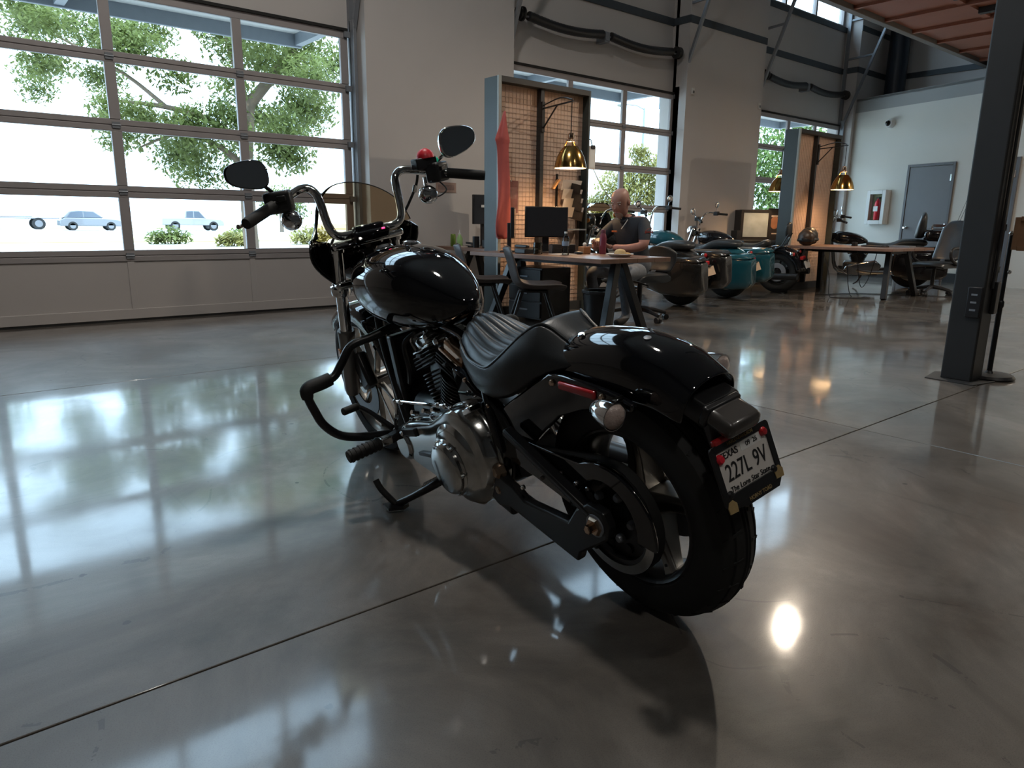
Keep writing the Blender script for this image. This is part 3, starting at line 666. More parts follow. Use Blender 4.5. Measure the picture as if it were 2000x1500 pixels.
pendant(11.27, 1.57, 'brass pendant lamp hanging in front of the far partition and the cream wall')
pendant(11.27, 1.57, 'brass pendant lamp half hidden on the window side of the far partition', 1, 6.26, .42)

# red cloth hanging from the partition edge
def cloth():
    secs = []; 
    prof = [(2.14, .010), (2.05, .028), (1.95, .055), (1.87, .082), (1.845, .086), (1.82, .060), (1.6, .064), (1.4, .072), (1.2, .082), (1.02, .094), (.95, .092), (.89, .076), (.86, .04)]
    for i, (z, w_) in enumerate(prof):
        ring = []
        for j in range(20):
            a = 2 * PI * j / 20; r = 1 + .20 * math.sin(3 * a + z * 3.0) + .16 * math.sin(5 * a - z * 4)
            ring.append((w_ * math.cos(a) * r + .012 * math.sin(z * 6) - .02 * max(0, 1.6 - z), -.05 + (.018 + .25 * w_) * math.sin(a) * r, z + .015 * math.sin(2 * a)))
        secs.append(ring)
    o = G().loft(secs).build('shop_cloth', cloth_r, sharp=0, sub=1); o.location = (4.735, 5.985, -.02)
    put(o, 'bright red cloth hanging from the grey partition edge', 'cloth')
cloth()

# ------------------------------------------------------------------ desks
def desk(x0, y0, x1, y1, z, lab):
    t = thing('desk', lab, 'desk', ((x0 + x1) / 2, (y0 + y1) / 2, 0)); a = (x1 - x0) / 2; b = (y1 - y0) / 2
    n = 4
    for i in range(n): G().bx(-a + 2 * a * i / n + .001, -a + 2 * a * (i + 1) / n - .001, -b, b, z - .04, z).build('top_board', wood_m, t, bevel=.004)
    for s in (-1, 1):
        for q in (-1, 1):
            G().bar((q * (a - .42), s * (b - .22), z - .04), (q * (a - .18) - q * .0, s * (b - .12), 0.01), .07, .07, up=(0, 1, 0)).build('leg', satin_m, t, bevel=.004)
        G().bar((-(a - .42), s * (b - .22), z - .06), (a - .42, s * (b - .22), z - .06), .05, .05).build('crossbar', satin_m, t)
    G().bar((0, -(b - .22), z - .07), (0, b - .22, z - .07), .05, .05).build('crossbar', satin_m, t)
    return t
Z1 = .715
desk(4.33, 4.12, 5.24, 5.98, Z1, 'brown wood desk with black legs in front of the seated man')
desk(10.15, 4.25, 11.55, 5.98, Z1, 'brown wood desk with black slanted legs by the far partition')
desk(4.92, 6.35, 5.85, 7.55, Z1, 'brown wood table against the pier behind the near partition')

def monitor(loc, rz, w_, h_, lab, zc=.36, m=screen_m):
    t = thing('monitor', lab, 'monitor', loc, rz)
    G().bx(-w_ / 2, w_ / 2, -.015, .02, zc - h_ / 2, zc + h_ / 2).build('housing', black_m, t, bevel=.006)
    G().bx(-w_ / 2 + .012, w_ / 2 - .012, -.018, -.015, zc - h_ / 2 + .012, zc + h_ / 2 - .012).build('screen', m, t)
    G().bx(-.035, .035, .02, .06, .01, zc).build('stand', black_m, t, bevel=.004)
    G().bx(-.13, .13, -.05, .13, 0, .012).build('foot', black_m, t, bevel=.005)
    return t
monitor((4.86, 5.40, Z1), math.radians(-28), .44, .30, 'dark grey monitor facing the viewer on the desk of the seated man', .30)
monitor((4.66, 5.68, Z1), math.radians(48), .42, .30, 'black monitor turned edge-on beside the grey one', .29)
monitor((5.52, 7.30, Z1), math.radians(-10), .34, .36, 'black monitor with a white sticker behind the near partition', .45)
put(G().bx(-.035, .035, -.003, 0, -.015, .015).build('sticker', white_m, None, loc=(5.48, 7.275, Z1 + .49)), 'small white sticker on the black monitor behind the partition', 'sticker')
def bottle(name, loc, prof, m, lab, cat, cap=None, n=24):
    t = thing(name, lab, cat, loc); G().lathe(prof, (0, 0, 0), (0, 0, 1), n).build('body', m, t)
    if cap: G().lathe(cap[0], (0, 0, 0), (0, 0, 1), n).build('cap', cap[1], t)
    return t
pet = glass('clear_plastic', (.80, .86, .90), .35)
bottle('water_bottle', (4.62, 4.86, Z1), [(0, 0), (.03, 0), (.033, .01), (.032, .05), (.03, .08), (.033, .11), (.033, .14), (.025, .17), (.012, .185), (.012, .2), (0, .2)], pet, 'clear plastic water bottle with label on the near desk', 'bottle', ([(0, .215), (.014, .215), (.014, .198), (.012, .198)], white_m))
put(G().lathe([(.0335, .085), (.0338, .087), (.0338, .125), (.0335, .127)], (0, 0, 0), (0, 0, 1), 24).build('label_band', mat('blue_label', (.25, .33, .45), .5), [o for o in bpy.data.objects if o.name.startswith('water_bottle')][0]), None)
bottle('jar', (4.47, 5.08, Z1), [(0, .004), (.042, .004), (.045, .01), (.045, .10), (.042, .11), (.042, .105), (.04, .012), (0, .012)], glass('jar_glass', (.72, .72, .68), .3), 'short clear glass jar beside the water bottle', 'jar')
bottle('tumbler', (5.13, 4.87, Z1), [(0, 0), (.032, 0), (.034, .01), (.035, .15), (.03, .18), (.022, .20), (0, .20)], mat('maroon_enamel', (.18, .035, .06), .35), 'maroon steel tumbler by the hands of the seated man', 'tumbler', ([(0, .235), (.02, .235), (.024, .225), (.024, .2), (0, .2)], mat('maroon_cap', (.12, .03, .05), .5)))
t = thing('paper_plate', 'white paper plate with food on the near desk edge', 'plate', (4.82, 4.36, Z1))
G().lathe([(0, .006), (.07, .006), (.085, .012), (.12, .03), (.124, .028), (.088, .006), (.07, 0), (0, 0)], (0, 0, 0), (0, 0, 1), 36).build('rim', white_m, t)
sand = put(G().ell((0, 0, .035), (.045, .055, .032)).build('sandwich', mat('bread', (.62, .42, .20), .8, var=.25, scale=30, bump=.3, bscale=60), loc=(4.81, 4.35, Z1 + .006)), 'golden bread roll on the white paper plate', 'food')
G().ell((.01, .01, .022), (.05, .06, .012)).build('filling', mat('filling', (.45, .22, .1), .7), sand)
put(G().ell((0, 0, .012), (.03, .04, .012)).build('chips', mat('chips', (.60, .38, .15), .8), loc=(4.885, 4.34, Z1 + .016)), 'orange snack pieces beside the bread roll', 'food')
t = thing('keyboard', 'black keyboard on the desk in front of the seated man', 'keyboard', (5.12, 5.42, Z1), math.radians(88)); G().bx(-.21, .21, -.07, .07, 0, .016).build('base', black_m, t, bevel=.005)
for r_ in range(4):
    for c_ in range(12): G().bx(-.2 + c_ * .034, -.17 + c_ * .034, -.06 + r_ * .031, -.034 + r_ * .031, .016, .021).build('key', satin_m, t)
put(G().ell((0, 0, .014), (.032, .055, .018)).build('computer_mouse', black_m, loc=(4.86, 4.93, Z1)), 'black computer mouse between the bottle and the tumbler', 'mouse')
t = thing('organizer_box', 'black desk organizer box behind the water bottle', 'box', (4.84, 5.14, Z1), math.radians(-25)); G().bx(-.12, .12, -.06, .06, 0, .09).build('body', black_m, t, bevel=.005); G().bx(-.10, .10, -.063, -.06, .02, .05).build('drawer_front', satin_m, t)
put(G().bx(-.11, .11, -.08, .08, 0, .006).build('paper_stack', paper_m, loc=(4.68, 4.96, Z1)), 'loose white papers under the water bottle', 'paper')
put(G().bx(-.09, .09, -.06, .06, 0, .004).build('paper_sheet', paper_m, loc=(5.05, 4.62, Z1)), 'white sheet near the paper plate', 'paper')
t = thing('note_holder', 'wooden note holder with a white knob beside the tumbler', 'holder', (4.99, 4.98, Z1)); G().bx(-.05, .05, -.04, .04, 0, .07).build('block', mat('oak', (.45, .22, .10), .6, var=.2), t, bevel=.005); G().ell((0, 0, .09), .02).build('knob', white_m, t)
t = thing('desk_phone', 'black desk phone in front of the edge-on monitor', 'phone', (4.52, 5.30, Z1)); G().bx(-.09, .09, -.08, .08, 0, .05).build('base', black_m, t, bevel=.01); G().bar((-.06, -.09, .07), (-.06, .09, .07), .045, .03).build('handset', satin_m, t, bevel=.01)
# wall file rack on the partition
t = thing('file_rack', 'wall file rack holding sheets of paper on the near partition', 'rack', (5.82, 6.12, 0))
for k in range(4):
    z = 1.06 + k * .10
    o = G().bar((0, -.04 - .015 * (3 - k), z), (0, -.06 - .015 * (3 - k), z + .10), .34, .006, up=(0, 0, 1)).build('tray', satin_m, t)
    G().bar((0, -.05 - .015 * (3 - k), z + .015), (0, -.085 - .015 * (3 - k), z + .125), .30, .004).build('paper', paper_m, o)
for x in (-.18, .18): G().bx(x - .006, x + .006, -.03, 0, .95, 1.55).build('side_rail', satin_m, t)
G().bx(-.17, .17, -.16, -.01, .93, .945).build('shelf', steel_gr, t)
put(G().bar((0, 0, 0), (.06, -.03, .10), .10, .02).build('orange_folder', mat('orange_card', (.65, .33, .12), .7), loc=(5.52, 6.04, 1.38)), 'orange folder corner sticking out of the file rack', 'folder')
t = thing('poster', 'small dark reddish notice pinned to the near pegboard', 'poster', (4.98, 6.118, 1.28)); G().bx(-.1, .1, 0, .004, -.17, .17).build('sheet', mat('dark_red_print', (.16, .06, .06), .7, var=.5, scale=14), t); G().bx(-.08, .08, -.001, 0, -.02, .1).build('print', mat('mauve_print', (.2, .1, .1), .7, var=.6, scale=22), t); G().ell((0, 0, .165), .008).build('pin', white_m, t)
t = thing('clipboard', 'pale clipboard hanging from the near partition edge against the window', 'clipboard', (6.115, 6.04, 1.62)); G().bx(-.045, .06, -.006, 0, .0, .26).build('board', paper_m, t, bevel=.002); G().bx(-.03, .05, -.009, -.006, .02, .23).build('sheet', white_m, t); G().bx(-.02, .04, -.02, -.006, .23, .27).build('clip', black_m, t, bevel=.003); G().tube([(.0, -.005, .27), (-.02, .0, .33), (-.05, .01, .33)], .006, 6).build('hook', satin_m, t)
t = thing('cabinet', 'black drawer pedestal under the near desk', 'cabinet', (4.98, 5.62, 0)); G().bx(-.2, .2, -.26, .26, .03, .56).build('body', satin_m, t, bevel=.005)
for k in range(3):
    dr = G().bx(-.215, -.2, -.25, .25, .05 + k * .17, .20 + k * .17).build('drawer', satin_m, t, bevel=.003); G().bx(-.225, -.215, -.06, .06, .12 + k * .17, .135 + k * .17).build('handle', steel_gr, dr)
t = thing('waste_bin', 'tall black waste bin beneath the near desk corner', 'bin', (4.85, 4.62, 0)); G().lathe([(0, 0), (.13, 0), (.16, .38), (.165, .38), (.165, .39), (.15, .39), (.125, .02), (0, .02)], (0, 0, 0), (0, 0, 1), 28).build('body', black_m, t); G().lathe([(.15, .36), (.168, .37), (.17, .395), (.15, .395)], (0, 0, 0), (0, 0, 1), 28, closed=True).build('liner', mat('bin_liner', (.05, .05, .055), .5), t)
# things on the table behind the partition
bottle('drink_can', (5.02, 7.28, Z1), [(0, 0), (.03, 0), (.033, .01), (.033, .14), (.027, .15), (0, .15)], mat('green_can', (.20, .30, .06), .3, metal=.6), 'green drink can on the table behind the near partition', 'can')
bottle('spray_bottle', (5.02, 7.14, Z1), [(0, 0), (.035, 0), (.037, .02), (.036, .1), (.02, .13), (.013, .15), (0, .15)], mat('pale_green_liquid', (.35, .55, .22), .3), 'pale green pump bottle beside the green drink can', 'bottle', ([(0, .20), (.006, .2), (.006, .165), (.014, .165), (.014, .148), (0, .148)], white_m))
bottle('mug', (5.03, 6.82, Z1), [(0, 0), (.04, 0), (.042, .01), (.042, .13), (.038, .13), (.036, .02), (0, .02)], black_m, 'black mug on the table behind the near partition', 'mug')
t = thing('stapler', 'black stapler on the table behind the near partition', 'stapler', (5.06, 6.98, Z1)); G().bx(-.02, .02, -.07, .07, 0, .02).build('base', black_m, t, bevel=.004); G().bar((0, -.07, .04), (0, .07, .05), .035, .025).build('arm', black_m, t, bevel=.004)
t = thing('receipt_printer', 'dark receipt printer by the black mug', 'printer', (5.12, 6.62, Z1)); G().bx(-.08, .08, -.1, .1, 0, .10).build('body', black_m, t, bevel=.01); G().bx(-.06, .06, -.08, .02, .10, .108).build('paper_slot', paper_m, t)
put(G().bx(-.05, .05, -.03, .03, 0, .012).build('notepad', paper_m, loc=(4.98, 7.02, Z1)), 'small white notepad by the stapler', 'notepad')
t = thing('picture_frame', 'small brownish notice on the pier wall behind the right mirror', 'notice', (5.2, YP, 1.44)); G().bx(-.2, .1, -.008, 0, -.07, .05).build('sheet', mat('faded_notice', (.36, .25, .21), .8, var=.2), t); G().bx(-.17, .07, -.009, -.008, -.04, .02).build('print', mat('faded_print', (.25, .17, .15), .8, var=.4, scale=30), t)

# ------------------------------------------------------------------ chairs
def shell_chair(loc, rz, lab):
    t = thing('shell_chair', lab, 'chair', loc, rz, group='brown shell chairs')
    P = []
    path = [(-.26, .80), (-.245, .75), (-.215, .66), (-.19, .56), (-.15, .49), (-.06, .455), (.08, .45), (.2, .455), (.26, .44)]
    wd = [.14, .19, .215, .225, .23, .235, .235, .22, .17]
    pts = crom([(p[0], 0, p[1]) for p in path], 3)
    secs = []
    for i, p in enumerate(pts):
        wv = wd[min(i // 3, 8)] + (wd[min(i // 3 + 1, 8)] - wd[min(i // 3, 8)]) * ((i % 3) / 3)
        d = (pts[min(i + 1, len(pts) - 1)] - pts[max(i - 1, 0)]).normalized(); nrm = V((-d.z, 0, d.x))
        secs.append([p + V((0, wv * u, 0)) + nrm * (.05 * u * u) for u in [k / 6 - 1 for k in range(13)]])
    G().loft(secs, cap=False, closed=False).build('shell', brown_m, t, solid=.02, sub=1, sharp=0)
    for a in (-1, 1):
        for b in (-1, 1):
            G().tube([(a * .1, b * .1, .44), (a * .24, b * .22, .005)], [.016, .011], 8).build('leg', satin_m, t)
    G().box((0, 0, .435), (.24, .24, .015)).build('seat_plate', satin_m, t)
    return t
shell_chair((4.02, 4.62, 0), math.radians(-36), 'brown shell chair with slim black legs pulled up to the near desk')
shell_chair((4.02, 5.36, 0), math.radians(-32), 'brown shell chair behind the fuel tank by the grey partition')
shell_chair((3.95, 6.7, 0), math.radians(0), 'brown shell chair at the table behind the near partition')
def office_chair(loc, rz, lab, back=True, arms=True, bh=.62, lean=.28):
    t = thing('office_chair', lab, 'chair', loc, rz, group='office chairs')
    for k in range(5):
        a = 2 * PI * k / 5 + .3; c, s = math.cos(a), math.sin(a)
        l = G().tube([(0, 0, .13), (.17 * c, .17 * s, .11), (.31 * c, .31 * s, .075)], [.03, .024, .018], 8).build('leg', black_m, t)
        w_ = G(); 
        for q in (-.018, .018): w_.cyl((.31 * c - s * q - .012 * s, .31 * s + c * q, .03), (.31 * c - s * q + .012 * s, .31 * s + c * q, .03), .001)
        w_ = G(); n_ = V((-s, c, 0)); p = V((.31 * c, .31 * s, .03))
        w_.cyl(p - n_ * .03, p - n_ * .006, .03, n=14); w_.cyl(p + n_ * .006, p + n_ * .03, .03, n=14); w_.cyl(p - n_ * .01, p + n_ * .01, .012, n=8)
        w_.build('caster', black_m, l)
    G().cyl((0, 0, .1), (0, 0, .42), .027, n=14).build('gas_lift', satin_m, t)
    G().box((0, 0, .42), (.2, .16, .04)).build('mechanism', black_m, t, bevel=.01)
    G().cyl((.08, .08, .40), (.06, .2, .38), .006, n=6).build('lever', black_m, t)
    seat = [(-.24, .45), (-.25, .48), (-.2, .51), (.15, .505), (.24, .485), (.26, .455), (.22, .435), (-.18, .435)]
    secs = []
    for u in [k / 6 - 1 for k in range(13)]:
        kx = (1 - abs(u) ** 4 * .18); secs.append([(x * kx, u * .25, z - .02 * u * u * u * u) for x, z in seat])
    G().loft(secs).build('seat', leather_m, t, sharp=60)
    if back:
        secs = []
        for k in range(11):
            v = k / 10; z = .50 + bh * v; xb = -.22 - lean * v - .04 * math.sin(v * PI); hw = .235 * (1 - .55 * max(0, v - .8) / .2 * .9) * (.86 + .14 * math.sin(min(v, .6) / .6 * PI / 2))
            secs.append([(xb + .045 * math.cos(a) - .0, hw * math.sin(a), z + .01 * math.cos(a)) if abs(math.cos(a)) > .25 else (xb + .045 * math.cos(a), hw * math.sin(a), z) for a in [2 * PI * j / 18 for j in range(18)]])
        G().loft(secs).build('backrest', leather_m, t, sub=1, sharp=0)
        G().bar((-.1, 0, .42), (-.27, 0, .6), .07, .02).build('back_bracket', black_m, t)
    if arms:
        for s in (-1, 1): G().tube([(-.12, s * .27, .46), (.1, s * .29, .56), (.12, s * .29, .68), (0, s * .29, .71), (-.2, s * .28, .69)], .022, 8, k=4).build('armrest', black_m, t)
    return t
office_chair((11.78, 4.30, 0), math.radians(170), 'black high-back office chair with armrests at the far desk', True, True)
office_chair((5.84, 4.98, 0), math.radians(172), 'black office chair on casters under the seated man', True, False, .28, .04)

# ------------------------------------------------------------------ things on the far desk
def helmet(loc, rz, lab, m, r=.13):
    t = thing('helmet', lab, 'helmet', loc, rz)
    G().ell((0, 0, r * .85), (r * 1.1, r * .95, r), rot=None).build('shell', m, t); G().lathe([(r * 1.02, 0), (r * 1.08, .02), (r * 1.02, .05)], (0, 0, r * .35), (0, 0, 1), 24).build('rim', satin_m, t)
    G().tube([(0, -r * .9, r * .7), (.02, -r * .7, .02), (.04, 0, .0), (.02, r * .7, .02), (0, r * .9, r * .7)], .008, 6, k=3).build('strap', black_m, t)
hel = mat('worn_dark_shell', (.03, .025, .022), .4, var=.4)
helmet((10.62, 5.72, Z1 + .02), .3, 'dark half helmet on the far desk by the pegboard', hel, .14)
helmet((10.36, 5.62, Z1 + .02), 1.2, 'smaller brown-black helmet lying in front on the far desk', mat('brown_helmet', (.06, .035, .022), .4, var=.4), .12)
t = thing('keyboard', 'dark keyboard lying along the far desk', 'keyboard', (10.95, 4.85, Z1), 1.2); G().bx(-.2, .2, -.07, .07, 0, .02).build('base', black_m, t, bevel=.005)
for r_ in range(3): G().bx(-.19, .19, -.055 + r_ * .04, -.03 + r_ * .04, .02, .025).build('key_row', satin_m, t)
put(G().bx(-.11, .11, -.15, .15, 0, .025).build('closed_laptop', steel_gr, loc=(11.15, 4.55, Z1)), 'closed grey laptop on the far desk', 'laptop')
put(G().bx(-.04, .04, -.03, .03, 0, .06).build('tape_dispenser', satin_m, loc=(11.05, 5.2, Z1)), 'small dark tape dispenser on the far desk', 'dispenser')
# cables on the floor by the far desk
for k, (P, lab) in enumerate([([(10.15, 5.2, .6), (10.16, 5.1, .3), (10.12, 5.05, .03), (10.06, 4.9, .008), (10.4, 4.62, .008), (10.52, 4.7, .008), (10.46, 4.9, .02), (10.45, 5.0, .5)], 'thin black cable looped on the floor under the far desk'),
        ([(10.75, 5.0, .66), (10.75, 4.95, .3), (10.8, 4.9, .12), (10.9, 4.85, .3), (10.95, 4.8, .66)], 'thin black cable hanging in a loop beneath the far desk'),
        ([(10.2, 5.3, .008), (10.8, 5.1, .008), (11.35, 4.6, .008), (11.9, 3.75, .008), (12.9, 3.7, .008)], 'black cable running along the floor past the office chair')]):
    put(G().tube(P, .006, 6, k=6).build('cable', black_m), lab, 'cable', 'loose cables by the far desk')
# fridge and counter by the pier
t = thing('side_counter', 'low dark counter under the glass-front fridge', 'counter', (11.4, 7.32, 0)); G().bx(-.75, 1.15, -.45, .26, .72, .76).build('top', satin_m, t, bevel=.004); G().bx(-.73, 1.13, -.22, .25, .05, .72).build('body', satin_m, t, bevel=.004)
for x in (-.7, -.05, .6): G().bx(x, x + .5, -.235, -.22, .1, .68).build('door', steel_dk, t, bevel=.003)
t = thing('display_fridge', 'black countertop fridge with a bright glass door', 'fridge', (11.58, 7.34, .76), math.radians(-38)); G().bx(-.27, .27, -.18, .16, 0, .52).build('body', black_m, t, bevel=.008)
G().bx(-.22, .22, -.19, -.18, .05, .47).build('door_glass', mat('fridge_glass_reflection', (.40, .47, .50), .08, var=.35, scale=6), t)  # bluish-white reflection painted into the opaque glass colour
for a, b, c_, d_ in ((-.27, -.22, 0, .52), (.22, .27, 0, .52), (-.22, .22, 0, .05), (-.22, .22, .47, .52)): G().bx(a, b, -.2, -.18, c_, d_).build('door_frame', black_m, t, bevel=.003)
t = thing('promo_poster', 'dark promotional poster with a face beside the countertop fridge', 'poster', (11.90, 7.02, .76), math.radians(-38)); G().bx(-.19, .19, 0, .02, 0, .55).build('board', black_m, t, bevel=.003)
G().ell((-.06, -.002, .30), (.08, .004, .11)).build('face_print', mat('face_print', (.36, .17, .10), .7, var=.4, scale=9), t); G().bx(-.14, .04, -.003, 0, .40, .43).build('cap_print', paper_m, t); G().bx(-.1, .06, -.003, 0, .10, .12).build('text_bar', paper_m, t); G().bx(.08, .15, -.003, 0, .25, .43).build('side_print', grey_m, t)
put(G().bx(-.07, .07, -.06, .06, 0, .16).build('card_reader', black_m, loc=(10.98, 7.25, .76)), 'black box on the counter beside the fridge', 'box')
# stanchion sign by the column
t = thing('sign_stand', 'black post stand with a wooden framed sign beside the column', 'sign stand', (5.545, 1.585, 0))
G().lathe([(0, 0), (.15, 0), (.155, .012), (.14, .028), (.03, .034), (.018, .05), (0, .05)], (0, 0, 0), (0, 0, 1), 36).build('base', black_m, t)
G().cyl((0, 0, .03), (0, 0, .5), .017, n=14).build('pole', satin_m, t); G().cyl((0, 0, .5), (0, 0, .96), .014, n=14).build('pole', satin_m, t)
G().lathe([(.017, .48), (.022, .49), (.022, .52), (.017, .53)], (0, 0, 0), (0, 0, 1), 14).build('collar', satin_m, t)
G().ell((.0, -.02, .72), .014).build('clamp_knob', chrome_m, t); G().ell((0, 0, .97), .018).build('top_knob', chrome_m, t)
sw = mat('sign_wood', (.36, .20, .11), .6, var=.25)
R_ = Matrix.Rotation(math.radians(-70), 3, 'Z')
def sb(c, d): return G().box(V((0, 0, .97)) + R_ @ V(c), d, R_)
sb((.16, 0, 0), (.27, .012, .19)).build('board', sw, t)
for c, d in (((.02, -.01, 0), (.03, .025, .21)), ((.30, -.01, 0), (.03, .025, .21)), ((.16, -.01, .095), (.25, .025, .03)), ((.16, -.01, -.095), (.25, .025, .03))): sb(c, d).build('frame_bar', sw, t, bevel=.003)
sb((.16, -.008, 0), (.16, .004, .11)).build('insert', mat('dark_insert', (.10, .05, .03), .6), t)
# ------------------------------------------------------------------ parked motorcycles in the background
def pose(o, x, y, hd, lean, z=.002):
    """rear contact at (x,y); hd clockwise from +Y; lean to the left"""
    h = V((math.sin(hd), math.cos(hd), 0)); l = V((-math.cos(hd), math.sin(hd), 0)); up = V((0, 0, 1))
    ey = l * math.cos(lean) - up * math.sin(lean); ez = l * math.sin(lean) + up * math.cos(lean)
    m = Matrix((h, ey, ez)).transposed().to_4x4(); m.translation = V((x, y, z)); o.matrix_world = m
def tyre(R, W, r):
    h = W / 2
    return [(r, -h * .78), (r + .02, -h * .95), ((R + r) / 2, -h), (R - .03, -h * .92), (R - .012, -h * .72), (R - .002, -h * .32), (R - .006, -h * .28), (R - .006, -h * .22), (R, -h * .18), (R, h * .18), (R - .006, h * .22), (R - .006, h * .28), (R - .002, h * .32), (R - .012, h * .72), (R - .03, h * .92), ((R + r) / 2, h), (r + .02, h * .95), (r, h * .78)]
def bwheel(t, x, R, W, r, n, m):
    w_ = G().lathe(tyre(R, W, r), (x, 0, R), (0, 1, 0), 40, closed=True).build('tyre', rubber_m, t)
    rm = G().lathe([(r + .012, -W * .38), (r - .02, -W * .36), (r - .03, 0), (r - .02, W * .36), (r + .012, W * .38), (r, W * .3), (r - .012, 0), (r, -W * .3)], (x, 0, R), (0, 1, 0), 36, closed=True).build('rim', m, t)
    for k in range(n):
        a = 2 * PI * k / n; d = V((math.cos(a), 0, math.sin(a)))
        G().bar(V((x, 0, R)) + d * .03, V((x, 0, R)) + d * (r - .015), .022, .03, up=(0, 1, 0)).build('spoke', m, rm)
    G().cyl((x, -.06, R), (x, .06, R), .045, n=16).build('hub', satin_m, rm)
    G().lathe([(.07, .055), (.14, .055), (.14, .06), (.07, .06)], (x, 0, R), (0, 1, 0), 28, closed=True).build('brake_disc', steel_gr, rm)
def ribloft(stations, n=24, pw=2.4):
    secs = []
    for x, zt, zb, w_ in stations:
        zc = (zt + zb) / 2; h = (zt - zb) / 2; s = []
        for j in range(n):
            a = 2 * PI * j / n; c, d = math.cos(a), math.sin(a)
            s.append((x, w_ * math.copysign(abs(c) ** (2 / pw), c), zc + h * math.copysign(abs(d) ** (2 / pw), d)))
        secs.append(s)
    return secs
def cruiser(x, y, hd, lean, lab, paint, bags=True, tour=False, fairing=False, sissy=False, visor=False, bars=1.0, plate=True, group='parked motorcycles in the background', amber=False):
    t = thing('motorcycle', lab, 'motorcycle', group=group); pose(t, x, y, math.radians(hd), math.radians(lean))
    am = MATS.get('amber_lens') or mat('amber_lens', (.60, .22, .03), .3)
    bwheel(t, 0, .325, .15, .205, 7, rim_m if not bags else cast_m); bwheel(t, 1.62, .33, .12, .225, 7, cast_m)
    for s in (-1, 1):
        G().cyl((1.61, s * .11, .33), (1.36, s * .11, .95), .026, n=12).build('fork_leg', chrome_m, t)
        G().tube([(1.3, 0, .9), (1.25, s * .1, .6), (1.12, s * .12, .24), (.5, s * .13, .22)], .018, 8, k=4).build('frame_tube', satin_m, t)
        G().bar((.5, s * .12, .26), (0, s * .12, .325), .03, .05).build('swingarm', satin_m, t)
        G().tube([(.9, s * .15, .3), (.6, s * .2, .26), (.3, s * .23, .28)], .03, 10, k=3).build('exhaust', chrome_m, t)
        G().tube([(.35, s * .24, .28), (-.05, s * .25, .30), (-.38, s * .25, .31)], [.045, .05, .048], 14).build('muffler', chrome_m if bags else satin_m, t)
        bz = .12 * bars
        G().tube([(1.33, s * .05, 1.0), (1.30, s * .10, 1.0 + bz), (1.27, s * .22, 1.06 + bz), (1.12, s * .38, 1.02 + bz)], .013, 8, k=4).build('handlebar', chrome_m, t)
        G().cyl((1.14, s * .36, 1.025 + bz), (1.04, s * .46, 1.0 + bz), .018, n=10).build('grip', rubber_m, t)
        G().box((1.17, s * .33, 1.035 + bz), (.08, .08, .06)).build('switch_housing', black_m, t, bevel=.01)
        mm = G().ell((1.2, s * .42, 1.16 + bz), (.015, .075, .05)).build('mirror', chrome_m, t); G().cyl((1.18, s * .33, 1.05 + bz), (1.2, s * .40, 1.13 + bz), .006, n=6).build('stem', chrome_m, mm)
        G().cyl((1.0, s * .2, .3), (1.0, s * .36, .3), .022, n=10).build('footboard', rubber_m, t)
        sg = G().ell((-.25, s * .14, .62), (.035, .035, .032)).build('turn_signal', chrome_m, t); G().ell((-.275, s * .14, .62), (.015, .03, .028)).build('lens', red_m, sg)
        if amber: G().ell((1.25, s * .30, .98 + bz), (.04, .04, .04)).build('turn_signal', am, t)
    G().ell((1.42, 0, .92), (.1, .095, .095)).build('headlight', chrome_m, t)
    # engine
    G().bx(.62, 1.06, -.13, .13, .2, .42).build('crankcase', satin_m, t, bevel=.03)
    for s, a in ((1, .39), (-1, -.39)):
        d = V((math.sin(a), 0, math.cos(a))); o = V((.84, 0, .36))
        prof = []
        for k in range(9): h = .05 + k * .018; prof += [(.055, h), (.078, h + .002), (.078, h + .008), (.055, h + .010)]
        G().lathe([(0, .05)] + prof + [(0, .22)], o, d, 20).build('cylinder', satin_m, t)
        G().box(o + d * .255, (.15, .17, .06), Matrix.Rotation(a, 3, 'Y')).build('rocker_cover', chrome_m, t, bevel=.015)
    G().lathe([(0, .0), (.11, .0), (.115, .02), (.10, .05), (0, .055)], (.86, -.12, .5), (0, -1, 0), 24).build('air_cleaner', chrome_m, t)
    G().prism([(1.05, .26), (1.0, .36), (.78, .42), (.56, .47), (.45, .38), (.5, .24), (.7, .2), (.98, .21)], .12, .19, 'xz').build('primary_cover', chrome_m, t, bevel=.02)
    G().loft(ribloft([(1.34, .84, .80, .03), (1.3, .90, .75, .1), (1.2, .935, .71, .145), (1.05, .935, .70, .155), (.9, .90, .70, .13), (.78, .84, .72, .09), (.7, .78, .74, .03)])).build('fuel_tank', paint, t, sub=1, sharp=0)
    # rear fender
    secs = []
    for k in range(13):
        a = math.radians(50 + k * 10.5); R = .40; cx, cz = R * math.cos(a), .325 + R * math.sin(a)
        n_ = V((math.cos(a), 0, math.sin(a)))
        secs.append([V((cx, 0, cz)) + n_ * (-dr) + V((0, yy, 0)) for yy, dr in ((-.1, .10), (-.098, .04), (-.07, .01), (0, 0), (.07, .01), (.098, .04), (.1, .10))])
    G().loft(secs, cap=False, closed=False).build('fender', paint, t, solid=.006, sharp=0)
    secs = []
    for k in range(11):
        a = math.radians(30 + k * 11); R = .36; n_ = V((math.cos(a), 0, math.sin(a))); c = V((1.62, 0, .33)) + n_ * R
        secs.append([c + n_ * (-dr) + V((0, yy, 0)) for yy, dr in ((-.08, .07), (-.075, .02), (0, 0), (.075, .02), (.08, .07))])
    G().loft(secs, cap=False, closed=False).build('fender', paint, t, solid=.006, sharp=0)
